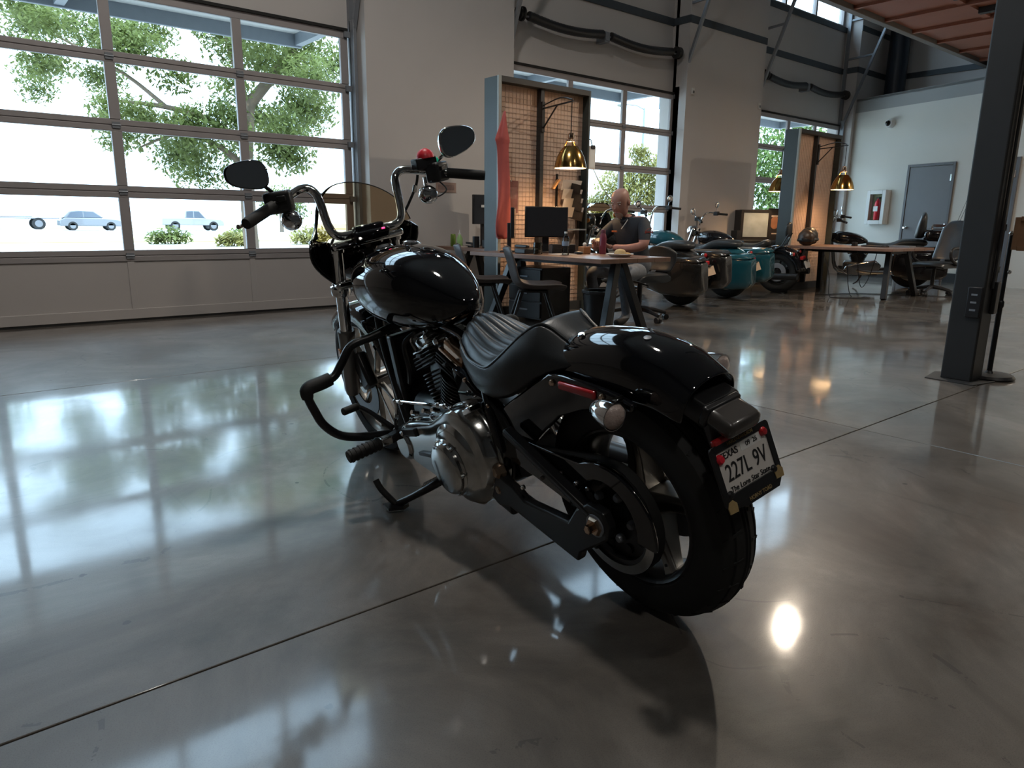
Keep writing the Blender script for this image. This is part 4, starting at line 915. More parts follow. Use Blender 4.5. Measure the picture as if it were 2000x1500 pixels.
    st = [(.74, .76, .70, .07), (.66, .755, .64, .11), (.5, .73, .61, .15), (.35, .735, .61, .16), (.26, .79, .64, .155), (.2, .81, .68, .14)] + ([(.05, .82, .70, .13), (-.12, .815, .70, .12), (-.2, .78, .72, .08)] if (tour or bags) else [(.14, .79, .72, .08)])
    G().loft(ribloft(st, 20, 2.8)).build('seat', leather_m, t, sub=1, sharp=0)
    tl = G().box((-.36, 0, .55), (.05, .12, .05)).build('tail_light', red_m, t, bevel=.01)
    if plate:
        pl = G().box((-.43, 0, .46), (.006, .18, .11), Matrix.Rotation(.35, 3, 'Y')).build('license_plate', plate_m if not bags else mat('paper_tag', (.55, .40, .28), .7), t)
        G().box((-.40, 0, .52), (.06, .05, .02)).build('bracket', satin_m, pl)
    if bags:
        for s in (-1, 1):
            body = []
            for xx, zt, zb, w_ in ((.30, .60, .32, .06), (.26, .64, .24, .095), (.05, .65, .195, .115), (-.25, .65, .185, .115), (-.46, .635, .21, .105), (-.52, .60, .27, .075)):
                zc = (zt + zb) / 2; h = (zt - zb) / 2
                body.append([(xx, s * .27 + w_ * math.copysign(abs(math.cos(a)) ** .36, math.cos(a)), zc + h * math.copysign(abs(math.sin(a)) ** .36, math.sin(a))) for a in [2 * PI * (j + .5) / 20 for j in range(20)]])
            b_ = G().loft(body).build('saddlebag', paint, t, sharp=50)
            lid = G().loft([[(p[0], p[1], .645 + (.012 if abs(p[1] - s * .27) < .09 else 0) + (0.01 if p[2] > .6 else -.03)) for p in sec] for sec in body]).build('lid', paint, b_, sharp=50)
            G().bx(-.05, .05, s * .385 - .008, s * .385 + .008, .58, .62).build('latch', chrome_m, b_)
    if tour:
        G().loft(ribloft([(-.12, .98, .82, .2), (-.2, 1.0, .80, .27), (-.45, 1.0, .80, .27), (-.6, .97, .83, .22)], 24, 4)).build('tour_box', paint, t, sharp=50)
        G().loft(ribloft([(.02, .9, .84, .05), (-.04, 1.26, .82, .19), (-.12, 1.28, .84, .19), (-.15, 1.18, .88, .1)], 20, 3)).build('backrest', leather_m, t, sub=1, sharp=0)
        for yy in (-.16, -.05, .05, .16): G().tube([(-.22, yy, 1.0), (-.24, yy, 1.04), (-.55, yy, 1.04), (-.57, yy, 1.0)], .008, 6).build('rack_bar', chrome_m, t)
        for yy in (-.2, .2): G().tube([(-.55, yy, .98), (-.75, yy * 1.3, 1.75)], [.004, .002], 6).build('antenna', satin_m, t)
        G().box((-.6, 0, .86), (.03, .36, .06)).build('tail_light', red_m, t, bevel=.01)
    if sissy:
        G().loft(ribloft([(-.10, 1.04, .86, .08), (-.13, 1.08, .84, .11), (-.17, 1.06, .86, .10)], 20, 3)).build('backrest', leather_m, t, sub=1, sharp=0)
        for s in (-1, 1): G().tube([(.05, s * .12, .66), (-.08, s * .11, .74), (-.16, s * .08, .9)], .01, 6).build('sissy_bar', satin_m, t)
    if fairing or visor:
        hw = .30 if fairing else .2; secs = []
        for k in range(9):
            v = k / 8; z = .80 + .34 * v; ww = hw * math.sin(PI * (.28 + .5 * v)) 
            secs.append([V((1.58 - .20 * u * u - .10 * v, ww * u, z)) for u in [j / 8 - 1 for j in range(17)]])
        G().loft(secs, cap=False, closed=False).build('fairing', paint if fairing else blackg_m, t, solid=.012, sharp=0)
        secs = []
        for k in range(7):
            v = k / 6; z = 1.13 + .16 * v; ww = hw * .94 * math.sqrt(max(.02, 1 - (v * .95) ** 2))
            secs.append([V((1.50 - .16 * u * u - .07 * v, ww * u, z)) for u in [j / 8 - 1 for j in range(17)]])
        G().loft(secs, cap=False, closed=False).build('windshield', tint_m, t, solid=.004, sharp=0)
    G().tube([(.72, .1, .24), (.8, .24, .1), (.85, .3, .07 + .0)], .012, 8).build('side_stand', satin_m, t)
    return t
dark_m = mat('dark_bronze_paint', (.018, .018, .018), .25, coat=.8, var=.1); teal_m = mat('teal_paint', (.012, .085, .115), .14, coat=1.0, var=.1)
blk_m = mat('vivid_black_paint', (.006, .006, .008), .12, coat=1.0, var=.1)
cruiser(7.40, 5.62, -4, 7, 'dark bronze touring motorcycle with saddlebags behind the seated man', dark_m, amber=True, fairing=True)
cruiser(8.78, 5.86, -6, 7, 'teal touring motorcycle with chrome handlebars and saddlebags', teal_m, bars=1.6)
cruiser(10.10, 5.86, -10, 8, 'black motorcycle with tall backrest and bare rear wheel by the far desk', blk_m, bags=False, sissy=True)
cruiser(12.98, 5.10, -22, 6, 'black and red touring motorcycle with rear luggage rack before the grey door', blk_m, tour=True, fairing=True)
# ------------------------------------------------------------------ main motorcycle
mb = thing('motorcycle', 'gloss black cruiser motorcycle with chrome handlebars standing in the foreground', 'motorcycle')
pose(mb, 1.416, 1.095, math.radians(3.9), math.radians(11.8), .003)
def P_(g, name, m, par=None, **k): return g.build(name, m, par or mb, **k)
def bolt(p, ax, r=.008, h=.006, m=chrome_m, par=None, name='bolt'): return P_(G().lathe([(0, h), (r * .7, h), (r, h * .5), (r, -.004), (0, -.004)], p, ax, 14), name, m, par)

# ---- rear wheel
RR = .317
wr_ = thing('wheel'); wr_.parent = mb; 
h = .078
tp = [(.205, -.058), (.215, -.068), (.245, -.073), (.272, -.070), (.293, -.059), (.3075, -.039), (.3045, -.037), (.3045, -.032), (.3095, -.030), (.3160, -.010), (.3125, -.008), (.3125, -.003), (.317, -.001)]
tp = tp + [(r, -y) for r, y in reversed(tp)]
tr_ = P_(G().lathe(tp, (0, 0, RR), (0, 1, 0), 96, closed=True), 'tire', rubber_m, wr_, sharp=25)
g = G()
for k in range(26):
    a = 2 * PI * k / 26
    for s in (-1, 1):
        a2 = a + (s > 0) * .12; p0 = V((0, 0, RR)); e0 = V((math.cos(a2), 0, math.sin(a2))); e1 = V((math.cos(a2 + .07), 0, math.sin(a2 + .07)))
        g.bar(p0 + e0 * .3155 + V((0, s * .014, 0)), p0 + e1 * .295 + V((0, s * .056, 0)), .008, .004, up=e0)
gm = mat('tread_groove_rubber', (.022, .022, .022), .9)
P_(g, 'tread_bars', gm, wr_)['kind'] = 'stuff'
P_(G().lathe([(.216, -.062), (.206, -.066), (.196, -.058), (.186, -.03), (.184, 0), (.186, .03), (.196, .058), (.206, .066), (.216, .062), (.203, .052), (.196, 0), (.203, -.052)], (0, 0, RR), (0, 1, 0), 80, closed=True), 'rim', rim_m, wr_)
for k in range(5):
    a = math.radians(20 + 72 * k); C = V((0, 0, RR))
    d = V((math.cos(a), 0, math.sin(a))); n = V((-math.sin(a), 0, math.cos(a))); y = V((0, 1, 0)); secs = []
    for r, hw, yo, hy in ((.035, .034, .0, .05), (.07, .030, .0, .045), (.12, .022, .005, .03), (.165, .021, .018, .022), (.193, .026, .03, .018)):
        c = C + d * r + y * yo; secs.append([c + n * (q * hw) + y * (p * hy) for q, p in ((-1, -1), (1, -1), (1, .55), (.55, 1), (-.55, 1), (-1, .55))])
    sp = P_(G().loft(secs), 'spoke', cast_m, wr_, bevel=.003)
    P_(G().cyl(C + d * .172 + y * .032, C + d * .172 + y * .0425, .006, n=10), 'slot', ink_m, sp)
P_(G().lathe([(0, -.07), (.055, -.07), (.06, -.05), (.045, -.03), (.045, .03), (.062, .05), (.062, .085), (0, .085)], (0, 0, RR), (0, 1, 0), 32), 'hub', cast_m, wr_)
P_(G().lathe([(.075, -.082), (.146, -.082), (.146, -.088), (.075, -.088)], (0, 0, RR), (0, 1, 0), 40, closed=True), 'brake_disc', steel_gr, wr_)
# ---- belt pulley, belt, guard
pu = P_(G().lathe([(.02, .088), (.05, .1), (.09, .098), (.118, .10), (.118, .118), (.135, .122), (.150, .122), (.150, .088), (.135, .086)], (0, 0, RR), (0, 1, 0), 64, closed=True), 'belt_pulley', satin_m)
P_(G().lathe([(.128, .1225), (.151, .1225), (.152, .126), (.128, .127)], (0, 0, RR), (0, 1, 0), 64, closed=True), 'silver_ring', polish_m, pu)
for k in range(5):
    a = math.radians(40 + 72 * k); bolt((.062 * math.cos(a), .108, RR + .062 * math.sin(a)), (0, 1, 0), .012, .012, steel_gr, pu)
for k in range(9):
    a = 2 * PI * k / 9 + .2; P_(G().cyl((.095 * math.cos(a), .094, RR + .095 * math.sin(a)), (.095 * math.cos(a), .104, RR + .095 * math.sin(a)), .014, n=12), 'hole_insert', ink_m, pu)
fp = V((.60, 0, .31)); pts = []
for k in range(13): a = math.radians(80 + 200 * k / 12); pts.append((.1535 * math.cos(a), RR + .1535 * math.sin(a)))
for k in range(9): a = math.radians(280 + 160 * k / 8); pts.append((fp.x + .06 * math.cos(a), fp.z + .06 * math.sin(a)))
inn = [((x - .25) * .985 + .25, (z - .317) * .965 + .317) for x, z in pts]
g = G(); n_ = len(pts)
g.loft([[(x, .092, z) for x, z in pts], [(x, .118, z) for x, z in pts], [(x, .118, z) for x, z in inn], [(x, .092, z) for x, z in inn], [(x, .092, z) for x, z in pts]], cap=False)
P_(g, 'drive_belt', rubber_m)
P_(G().prism([(.46, .44), (.33, .447), (.22, .446)] + [(.168 * math.cos(math.radians(q)), RR + .150 * math.sin(math.radians(q)) * (.168 / .15 if q > 150 else 1)) for q in range(60, 200, 10)] + [(.104 * math.cos(math.radians(q)), RR + .104 * math.sin(math.radians(q))) for q in range(195, 30, -15)] + [(.14, .31), (.28, .34), (.46, .37)], .128, .137, 'xz'), 'belt_guard', blackg_m, bevel=.004)
# ---- swingarm (both sides)
for s in (1, -1):
    y0, y1 = (.142, .172) if s > 0 else (-.165, -.135)
    P_(G().prism([(.50, .33), (.49, .225), (.45, .205), (.39, .222), (.12, .172), (.095, .168), (.08, .20), (-.035, .285), (-.045, .325), (-.03, .36), (.03, .365), (.075, .335), (.115, .282), (.31, .272), (.36, .30)], y0, y1, 'xz'), 'swingarm', satin_m, bevel=.006)
    P_(G().bar((.36, (y0 + y1) / 2, .475), (.02, (y0 + y1) / 2, .335), .022, .034, up=(0, 1, 0)), 'swingarm_strut', satin_m, bevel=.006)
P_(G().lathe([(0, .03), (.010, .03), (.012, .028), (.012, .012), (.022, .012), (.026, .006), (.028, 0), (0, 0)], (0, .172, RR), (0, 1, 0), 6), 'axle_nut', copper_m)
P_(G().lathe([(.012, .0), (.03, 0), (.03, .004), (.012, .004)], (0, .172, RR), (0, 1, 0), 24, closed=True), 'axle_washer', steel_gr)
for x, z in ((.10, .385), (.30, .32), (.055, .385), (.16, .395)): bolt((x, .138 if z > .35 else .172, z), (0, 1, 0), .007, .006)
# ---- rear fender
crest = [(.36, .60), (.33, .66), (.27, .704), (.20, .738), (.12, .760), (.04, .771), (-.04, .774), (-.11, .764), (-.17, .748), (-.22, .720), (-.25, .700)]
crest = [(p.x, p.z) for p in crom([(x, 0, z) for x, z in crest], 3)]
secs = []
for i, (x, z) in enumerate(crest):
    v = i / (len(crest) - 1); x2, z2 = crest[min(i + 1, len(crest) - 1)]; x1, z1 = crest[max(i - 1, 0)]
    d = V((x2 - x1, 0, z2 - z1)).normalized(); nn = V((d.z, 0, -d.x))
    if nn.z > 0: nn = -nn
    dn = (V((0, 0, -1)) * .55 + nn * .45).normalized()
    drop = .145 if v < .55 else .145 - (v - .55) / .45 * .055
    if v < .12: drop = .10
    hw = .094 - (.010 * max(0, v - .75) / .25)
    row = []
    for u, dd in ((-1, 1), (-1, .85), (-.985, .68), (-.945, .50), (-.87, .345), (-.76, .22), (-.6, .12), (-.35, .035), (0, 0), (.35, .035), (.6, .12), (.76, .22), (.87, .345), (.945, .50), (.985, .68), (1, .85), (1, 1)):
        row.append(V((x, u * hw, z)) + dn * (drop * dd))
    secs.append(row)
P_(G().loft(secs, cap=False, closed=False), 'fender', blackg_m, solid=.005, sub=1, sharp=0)
bolt((-.085, .02, .769), (-.2, .1, 1), .009, .002, steel_gr, None, 'fender_plug')
for s in (1, -1):
    y0, y1 = (.106, .126) if s > 0 else (-.126, -.106)
    st_ = P_(G().prism([(.46, .47), (.40, .53), (.31, .585), (.23, .635), (.17, .668), (.12, .672), (0, .668), (-.07, .662), (-.125, .648), (-.12, .628), (-.04, .618), (.05, .595), (.15, .555), (.24, .48), (.33, .40), (.42, .40)], y0, y1, 'xz'), 'fender_strut', blackg_m, bevel=.006)
    P_(G().bx(-.008, .127, s * .128 - .006, s * .128 + .006, .637, .659), 'reflector', red_m, st_, bevel=.009, seg=3)
    for x in (.154, -.030): bolt((x, s * .126, .648), (0, s, 0), .009, .007, copper_m, st_)
    # turn signal
    yy = s * (.172 if s > 0 else .186); sg = P_(G().lathe([(0, .075), (.012, .072), (.022, .06), (.029, .04), (.032, .018), (.033, 0), (.030, 0), (0, .01)], (-.118, yy, .637), (.97, -.05 * s, .1), 32), 'turn_signal', chrome_m)
    P_(G().lathe([(0, .012), (.018, .010), (.028, .002), (.030, -.004), (0, -.004)], (-.118, yy, .637), (-.97, .05 * s, -.1), 32), 'lens', lens_m, sg)
    P_(G().cyl((-.085, yy, .655), (-.085, s * .115, .652), .010, n=12), 'mount', chrome_m, sg)
# ---- tail light and plate
P_(G().prism([(-.15, .69), (-.20, .68), (-.27, .655), (-.28, .62), (-.285, .57), (-.312, .475), (-.298, .465), (-.27, .56), (-.255, .60), (-.2, .62)], -.055, .055, 'xz'), 'tail_bracket', satin_m, bevel=.006)
tb = P_(G().box((-.300, .008, .620), (.072, .104, .040), Matrix.Rotation(math.radians(-22), 3, 'Y')), 'tail_light', smoke_m, bevel=.014, seg=3)
P_(G().box((-.266, .008, .632), (.02, .11, .048), Matrix.Rotation(math.radians(-22), 3, 'Y')), 'bezel', satin_m, tb, bevel=.006)
P_(G().box((-.298, .045, .582), (.014, .06, .016), Matrix.Rotation(math.radians(8), 3, 'Y')), 'reflector', red_m, bevel=.004)
top = V((-.302, 0, .574)); bot = V((-.338, 0, .458)); vy = (top - bot).normalized(); vx = V((0, -1, 0)); vz = vx.cross(vy)  # out of the plate, rearwards
lp = thing('license_plate'); lp.parent = mb; c0 = (top + bot) / 2
M0 = frame(c0, vx, vy); lp.matrix_local = M0; lp['label'] = 'white licence plate in a black frame with red reflector bolts'
def LP(g, name, m, **k): return g.build(name, m, lp, **k)
LP(G().prism([(-.0855, -.055), (.0855, -.055), (.0855, .055), (-.0855, .055)], 0, .002, 'xy'), 'plate_sheet', plate_m)
g = G(); W2, H2 = .0965, .0665
def rr(w_, h_, r, n=5):
    out = []
    for cx, cy, a0 in ((w_ - r, h_ - r, 0), (-w_ + r, h_ - r, 90), (-w_ + r, -h_ + r, 180), (w_ - r, -h_ + r, 270)):
        for k in range(n + 1): a = math.radians(a0 + 90 * k / n); out.append((cx + r * math.cos(a), cy + r * math.sin(a)))
    return out
o_, i_ = rr(W2, H2, .01), rr(.0805, .0465, .004)
g.loft([[(x, y, 0.0) for x, y in o_], [(x, y, .005) for x, y in o_], [(x, y + .004, .005) for x, y in i_], [(x, y + .004, .0) for x, y in i_], [(x, y, 0.0) for x, y in o_]], cap=False)
LP(g, 'plate_frame', satin_m, bevel=.001)
LP(G().prism([(-.09, -.0645), (.09, -.0645), (.075, -.082), (-.03, -.082), (-.09, -.07)], .0, .004, 'xy'), 'frame_lip', satin_m)
def W_(txt, size, x, y, sx=1, m=ink_m, z=.0028, shear=0): return words(txt, size, m, lp, Matrix.Translation((x, y, z)), sx=sx, shear=shear)
W_('227L 9V', .052, 0, -.001, .76); W_('TEXAS', .021, -.043, .038, .95); W_('The Lone Star State', .017, -.002, -.035, .95, shear=.1)
st2 = LP(G().bx(-.004, .064, .029, .049, .002, .0026), 'sticker', white_m); words('09  26', .015, ink_m, st2, Matrix.Translation((.032, .039, .003)), name='lettering')
W_('HORNY TOAD', .0125, .012, -.0715, .9, gold_m, .0055); W_('HARLEY-DAVIDSON', .0105, 0, .0595, .9, gold_m, .0055)
for x, y in ((-.079, -.066), (.083, -.052)):
    LP(G().prism([(x - .013, y - .012), (x + .012, y - .014), (x + .014, y + .004), (x + .004, y + .014), (x - .008, y + .012), (x - .014, y + .002)], .004, .0065, 'xy'), 'emblem', gold_m)
for x, y in ((-.073, .036), (.073, .045)): LP(G().lathe([(0, .012), (.007, .011), (.0105, .006), (.011, .002), (0, .002)], (x, y, 0), (0, 0, 1), 20), 'reflector_bolt', redp_m if x < 0 else red_m)
for x in (-.073, .073): LP(G().lathe([(0, .009), (.006, .008), (.009, .004), (.009, .002), (0, .002)], (x, -.042, 0), (0, 0, 1), 16), 'bolt', satin_m)
# ---- seat
cen = [(.70, .672), (.675, .715), (.63, .738), (.57, .724), (.50, .700), (.43, .690), (.38, .696), (.33, .724), (.29, .758), (.25, .780), (.22, .772), (.18, .752), (.14, .733), (.11, .715)]
wid = [.035, .07, .095, .118, .136, .145, .140, .122, .096, .070, .056, .05, .045, .04]
edg = [.655, .665, .662, .645, .642, .645, .672, .712, .748, .772, .764, .742, .722, .705]
skb = [.63, .62, .605, .575, .558, .552, .562, .578, .60, .625, .645, .66, .672, .68]
skw = [.04, .072, .098, .12, .14, .15, .152, .150, .145, .138, .128, .115, .10, .08]
sp_ = crom([(a, 0, 0) for a in skw], 3)
cp = crom([(x, w_, z) for (x, z), w_ in zip(cen, wid)], 3); ep = crom([(a, b, 0) for a, b in zip(edg, skb)], 3)
secs = []; skl = []; skr = []
NR = 7
for i, (c, e) in enumerate(zip(cp, ep)):
    amp = .011 * max(0, min(1, (c.x - .30) / .06)) * max(0, min(1, (.70 - c.x) / .05)); row = []
    for k in range(NR * 8 + 1):
        u = -1 + 2 * k / (NR * 8); z = c.z + (e.x - c.z) * (abs(u) ** 2.6)
        rib = abs(math.sin(PI * NR * (u + 1) / 2)) ** .7
        row.append(V((c.x, u * c.y, z + amp * (rib - .6))))
    secs.append(row)
se = P_(G().loft(secs, cap=False, closed=False), 'seat', leather_m, sharp=0)
for s in (1, -1):
    rows = []
    for c, e, q in zip(cp, ep, sp_):
        k_ = q.x; rows.append([V((c.x, s * c.y, e.x)), V((c.x, s * (c.y * .85 + k_ * .15 + .003), e.x - .006)), V((c.x, s * (c.y * .5 + k_ * .5 + .008), (e.x * .6 + e.y * .4))), V((c.x, s * (k_ + .004), e.y + .012)), V((c.x, s * (k_ - .012), e.y))])
    P_(G().loft(rows, cap=False, closed=False), 'skirt', leather_m, se, sharp=0, solid=.003)
    P_(G().tube([V((c.x, s * (c.y + .003), e.x + .002)) for c, e in zip(cp, ep)], .0035, 6), 'piping', leather_m, se)
bolt((.115, .045, .752), (0, .3, 1), .010, .008, chrome_m, None, 'seat_screw')
# ---- side cover and frame rails
for s in (1, -1):
    P_(G().prism([(.66, .60), (.60, .585), (.54, .545), (.47, .535), (.40, .50), (.36, .44), (.44, .40), (.55, .42), (.64, .48)], s * .10, s * .135, 'xz'), 'side_cover', blackg_m, bevel=.008)
    P_(G().tube([(1.30, s * .03, .83), (1.0, s * .035, .71), (.72, s * .045, .67), (.56, s * .09, .60), (.47, s * .13, .50), (.44, s * .14, .33), (.48, s * .13, .23)], .017, 12, k=6), 'frame_tube', blackg_m)
    P_(G().tube([(1.32, s * .03, .80), (1.27, s * .075, .62), (1.18, s * .095, .38), (1.12, s * .10, .24), (1.0, s * .11, .19), (.52, s * .13, .20)], .018, 12, k=6), 'frame_tube', satin_m)
    for x, z in ((.58, .575), (.47, .515), (.55, .47)): bolt((x, s * .137, z), (0, s, 0), .0075, .006, copper_m)
P_(G().cyl((1.345, 0, .70), (1.27, 0, .90), .036, n=20), 'steering_head', satin_m)
P_(G().bx(1.14, 1.185, -.10, .10, .30, .62), 'oil_cooler', satin_m, bevel=.01)
g = G()
for k in range(16): g.bx(1.186, 1.19, -.09, .09, .315 + k * .0165, .322 + k * .0165)
P_(g, 'cooler_fins', steel_dk)['kind'] = 'stuff'
# ---- engine
P_(G().loft(ribloft([(1.10, .38, .26, .07), (1.05, .42, .21, .11), (.85, .45, .19, .125), (.62, .44, .19, .125), (.50, .40, .22, .11), (.45, .36, .25, .08)], 24, 4)), 'crankcase', satin_m, sharp=50)
for a, nm in ((.39, 0), (-.39, 1)):
    d = V((math.sin(a), 0, math.cos(a))); o = V((.83, .005, .36)); prof = [(0, .05)]
    for k in range(10): hh = .05 + k * .0135; prof += [(.068, hh), (.104, hh + .002), (.104, hh + .006), (.068, hh + .008)]
    prof += [(.07, .19), (.07, .2), (0, .2)]
    P_(G().lathe(prof, o, d, 32), 'cylinder', satin_m)
    rot = Matrix.Rotation(a, 3, 'Y')
    g = G()
    for k in range(4): g.box(o + d * (.205 + k * .013), (.165 - .004 * k, .19, .006), rot)
    g.box(o + d * .225, (.13, .15, .05), rot); P_(g, 'cylinder_head', satin_m, bevel=.004)
    rc = P_(G().box(o + d * .285, (.12, .165, .045), rot), 'rocker_cover', copper_m if nm else polish_m, bevel=.014, seg=3)
    P_(G().box(o + d * .262, (.14, .18, .012), rot), 'gasket_flange', polish_m if not nm else copper_m, rc, bevel=.004)
    for sx in (-1, 1):
        for sy in (-1, 1): bolt(o + d * .309 + rot @ V((sx * .045, sy * .07, 0)), d, .006, .006, chrome_m, rc)
    P_(G().tube([o + d * .235 + V((0, .08, 0)), o + d * .235 + V((0, .108, .01)), o + d * .22 + V((-.03, .11, .03))], .007, 8, k=3), 'spark_lead', black_m)
    for q in (-.025, .025): P_(G().cyl(V((.83 + q * 2 + math.sin(a) * .08, -.10, .36)), o + d * .23 + V((q, -.10, 0)), .011, n=10), 'pushrod_tube', chrome_m)
P_(G().loft(ribloft([(.95, .62, .46, .06), (.90, .64, .42, .085), (.76, .64, .42, .085), (.71, .62, .46, .06)], 20, 4)), 'coil_cover', satin_m, sharp=50)
P_(G().lathe([(0, 0), (.10, 0), (.11, .02), (.11, .05), (.09, .065), (0, .07)], (.86, -.10, .55), (0, -1, 0), 32), 'air_cleaner', satin_m)
for (x, z, r) in ((.80, .655, .014), (.87, .66, .012)): P_(G().lathe([(0, .05), (r * .6, .048), (r, .04), (r * .8, .03), (r, .02), (r, 0), (0, 0)], (x, .055, z), (0, 1, -.1), 14), 'hose_fitting', chrome_m)
P_(G().tube([(1.02, .06, .64), (1.06, .09, .60), (1.04, .10, .52), (1.08, .09, .45)], .009, 8, k=5), 'hose', satin_m)
P_(G().tube([(.95, .02, .655), (.98, .09, .635), (.94, .10, .60)], .008, 8, k=5), 'hose', chrome_m)
# exhaust on the right
P_(G().tube([(1.03, -.06, .56), (1.12, -.13, .48), (1.05, -.16, .30), (.8, -.17, .24), (.5, -.18, .24)], .024, 12, k=6), 'exhaust_pipe', chrome_m)
P_(G().tube([(.62, -.07, .56), (.62, -.14, .48), (.62, -.165, .36), (.5, -.18, .28)], .024, 12, k=6), 'exhaust_pipe', chrome_m)
P_(G().tube([(.5, -.185, .25), (.45, -.19, .255), (.2, -.19, .27), (.05, -.19, .28)], [.03, .042, .044, .04], 20), 'muffler', satin_m)
# ---- primary cover (left)
out = [(1.06, .285), (1.035, .325), (.975, .362), (.88, .392), (.765, .42), (.69, .462), (.61, .502), (.55, .508), (.492, .482), (.445, .425), (.422, .36), (.428, .30), (.46, .25), (.52, .215), (.60, .192), (.69, .186), (.85, .195), (.985, .208), (1.045, .24)]
oc = [(p.x, p.z) for p in crom([(x, 0, z) for x, z in out + [out[0]]], 4)][:-1]
def scl(k, c=(.72, .32)): return [((x - c[0]) * k + c[0], (z - c[1]) * k + c[1]) for x, z in oc]
pc = P_(G().loft([[(x, .12, z) for x, z in scl(1)], [(x, .148, z) for x, z in scl(1)], [(x, .153, z) for x, z in scl(.992)], [(x, .155, z) for x, z in scl(.955)], [(x, .180, z) for x, z in scl(.935)], [(x, .193, z) for x, z in scl(.905)], [(x, .199, z) for x, z in scl(.86)], [(x, .203, z) for x, z in scl(.70)]]), 'primary_cover', polish_m, sharp=30)
P_(G().loft([[(x, .112, z) for x, z in scl(1.012)], [(x, .121, z) for x, z in scl(1.012)]]), 'gasket', satin_m, pc)
P_(G().lathe([(0, .018), (.102, .016), (.116, .008), (.138, -.008), (.155, -.03), (.155, -.06), (0, -.06)], (.608, .202, .318), (0, 1, 0), 56), 'clutch_dome', polish_m, pc)
P_(G().lathe([(0, .034), (.068, .034), (.080, .030), (.086, .022), (.086, .012), (.092, .008), (.098, 0), (.098, -.03), (0, -.03)], (.628, .212, .30), (0, 1, 0), 48), 'derby_cover', polish_m, pc)
for k in range(6): a = 2 * PI * k / 6; bolt((.628 + .089 * math.cos(a), .229, .30 + .089 * math.sin(a)), (0, 1, 0), .006, .006, chrome_m, pc)
P_(G().lathe([(0, .012), (.044, .012), (.052, .006), (.056, 0), (.056, -.03), (0, -.03)], (.985, .200, .268), (0, 1, 0), 36), 'stator_cover', polish_m, pc)
P_(G().bar((.86, .206, .352), (.965, .206, .327), .03, .012, up=(0, 1, 0)), 'side_window', satin_m, pc, bevel=.005)
P_(G().bar((.74, .208, .30), (.86, .206, .275), .012, .012, up=(0, 1, 0)), 'rib', satin_m, pc)
for i in range(0, len(oc), 7):
    x, z = scl(.975)[i]; bolt((x * 1.0, .155, z), (0, 1, 0), .0075, .008, chrome_m, pc)
for x, z in ((.955, .375), (.86, .405), (.79, .425)): P_(G().cyl((x, .14, z), (x, .165, z + .014), .009, n=10), 'boss', chrome_m, pc)
P_(G().box((.515, .165, .505), (.05, .05, .02), Matrix.Rotation(.5, 3, 'Y')), 'bracket', chrome_m, pc, bevel=.004)
P_(G().lathe([(0, .03), (.016, .03), (.022, .02), (.026, 0), (0, 0)], (.43, .15, .325), (.1, 1, 0), 6), 'pivot_nut', copper_m)
P_(G().lathe([(0, .025), (.012, .025), (.018, .015), (.02, 0), (0, 0)], (.44, .15, .262), (.1, 1, 0), 8), 'pivot_nut', copper_m)
P_(G().box((.455, .13, .215), (.10, .05, .07), Matrix.Rotation(-.2, 3, 'Y')), 'rear_mount', satin_m, bevel=.012)
# ---- controls
for s in (1, -1):
    pg = P_(G().cyl((1.0, s * .285, .306), (1.0, s * .41, .300), .022, n=18), 'footpeg', rubber_m, bevel=.003)
    g = G()
    for k in range(7): g.lathe([(.0215, -.004), (.0245, -.003), (.0245, .003), (.0215, .004)], (1.0, s * (.295 + k * .017), .3055 - k * .0008), (0, s, 0), 18, closed=True)
    P_(g, 'grip_rings', rubber_m, pg)['kind'] = 'stuff'
    P_(G().box((1.0, s * .265, .307), (.035, .045, .03)), 'clevis', chrome_m, pg, bevel=.006)
    P_(G().bar((1.0, s * .25, .305), (1.06, s * .12, .30), .035, .03), 'bracket', satin_m, bevel=.005)
P_(G().cyl((1.205, .262, .389), (1.19, .325, .393), .0145, n=14), 'shift_peg', rubber_m, bevel=.003)
P_(G().tube([(1.205, .262, .389), (1.16, .235, .365), (1.06, .205, .318)], [.009, .010, .012], 10, k=4), 'shift_lever', satin_m)
P_(G().tube([(1.035, .20, .315), (1.01, .205, .36), (.985, .205, .40), (.98, .20, .44)], .0075, 10, k=4), 'shift_lever', chrome_m)
rd = P_(G().cyl((.975, .205, .441), (.64, .19, .495), .0055, n=10), 'shift_rod', chrome_m)
for p in ((.975, .205, .441), (.935, .204, .447), (.68, .192, .49), (.64, .19, .495)): P_(G().ell(p, .010), 'rod_end', chrome_m, rd)
P_(G().cyl((.97, -.2, .44), (1.12, -.22, .40), .006, n=8), 'brake_rod', satin_m)
# kickstand
ks = P_(G().tube([(.745, .16, .215), (.78, .215, .185), (.86, .255, .135), (.93, .285, .095), (.952, .292, .082)], [.016, .015, .012, .012, .014], 12, k=4), 'side_stand', satin_m)
P_(G().loft([[(.985, .335, .081), (.93, .34, .082), (.915, .29, .071), (.93, .262, .066), (.975, .27, .068)], [(.985, .335, .091), (.93, .34, .092), (.915, .29, .083), (.93, .262, .078), (.975, .27, .080)]]), 'foot', satin_m, ks)
P_(G().tube([(.955, .30, .085), (.99, .325, .14), (1.01, .33, .175)], .0115, 12, k=3), 'kick_tab', rubber_m, ks)
g = G(); pts = [V((.765 + .06 * k / 60, .20 + .035 * k / 60, .21 - .035 * k / 60)) + V((0, math.cos(k * 1.05) * .008, math.sin(k * 1.05) * .008)) for k in range(61)]
P_(g.tube(pts, .0022, 5), 'spring', chrome_m, ks)
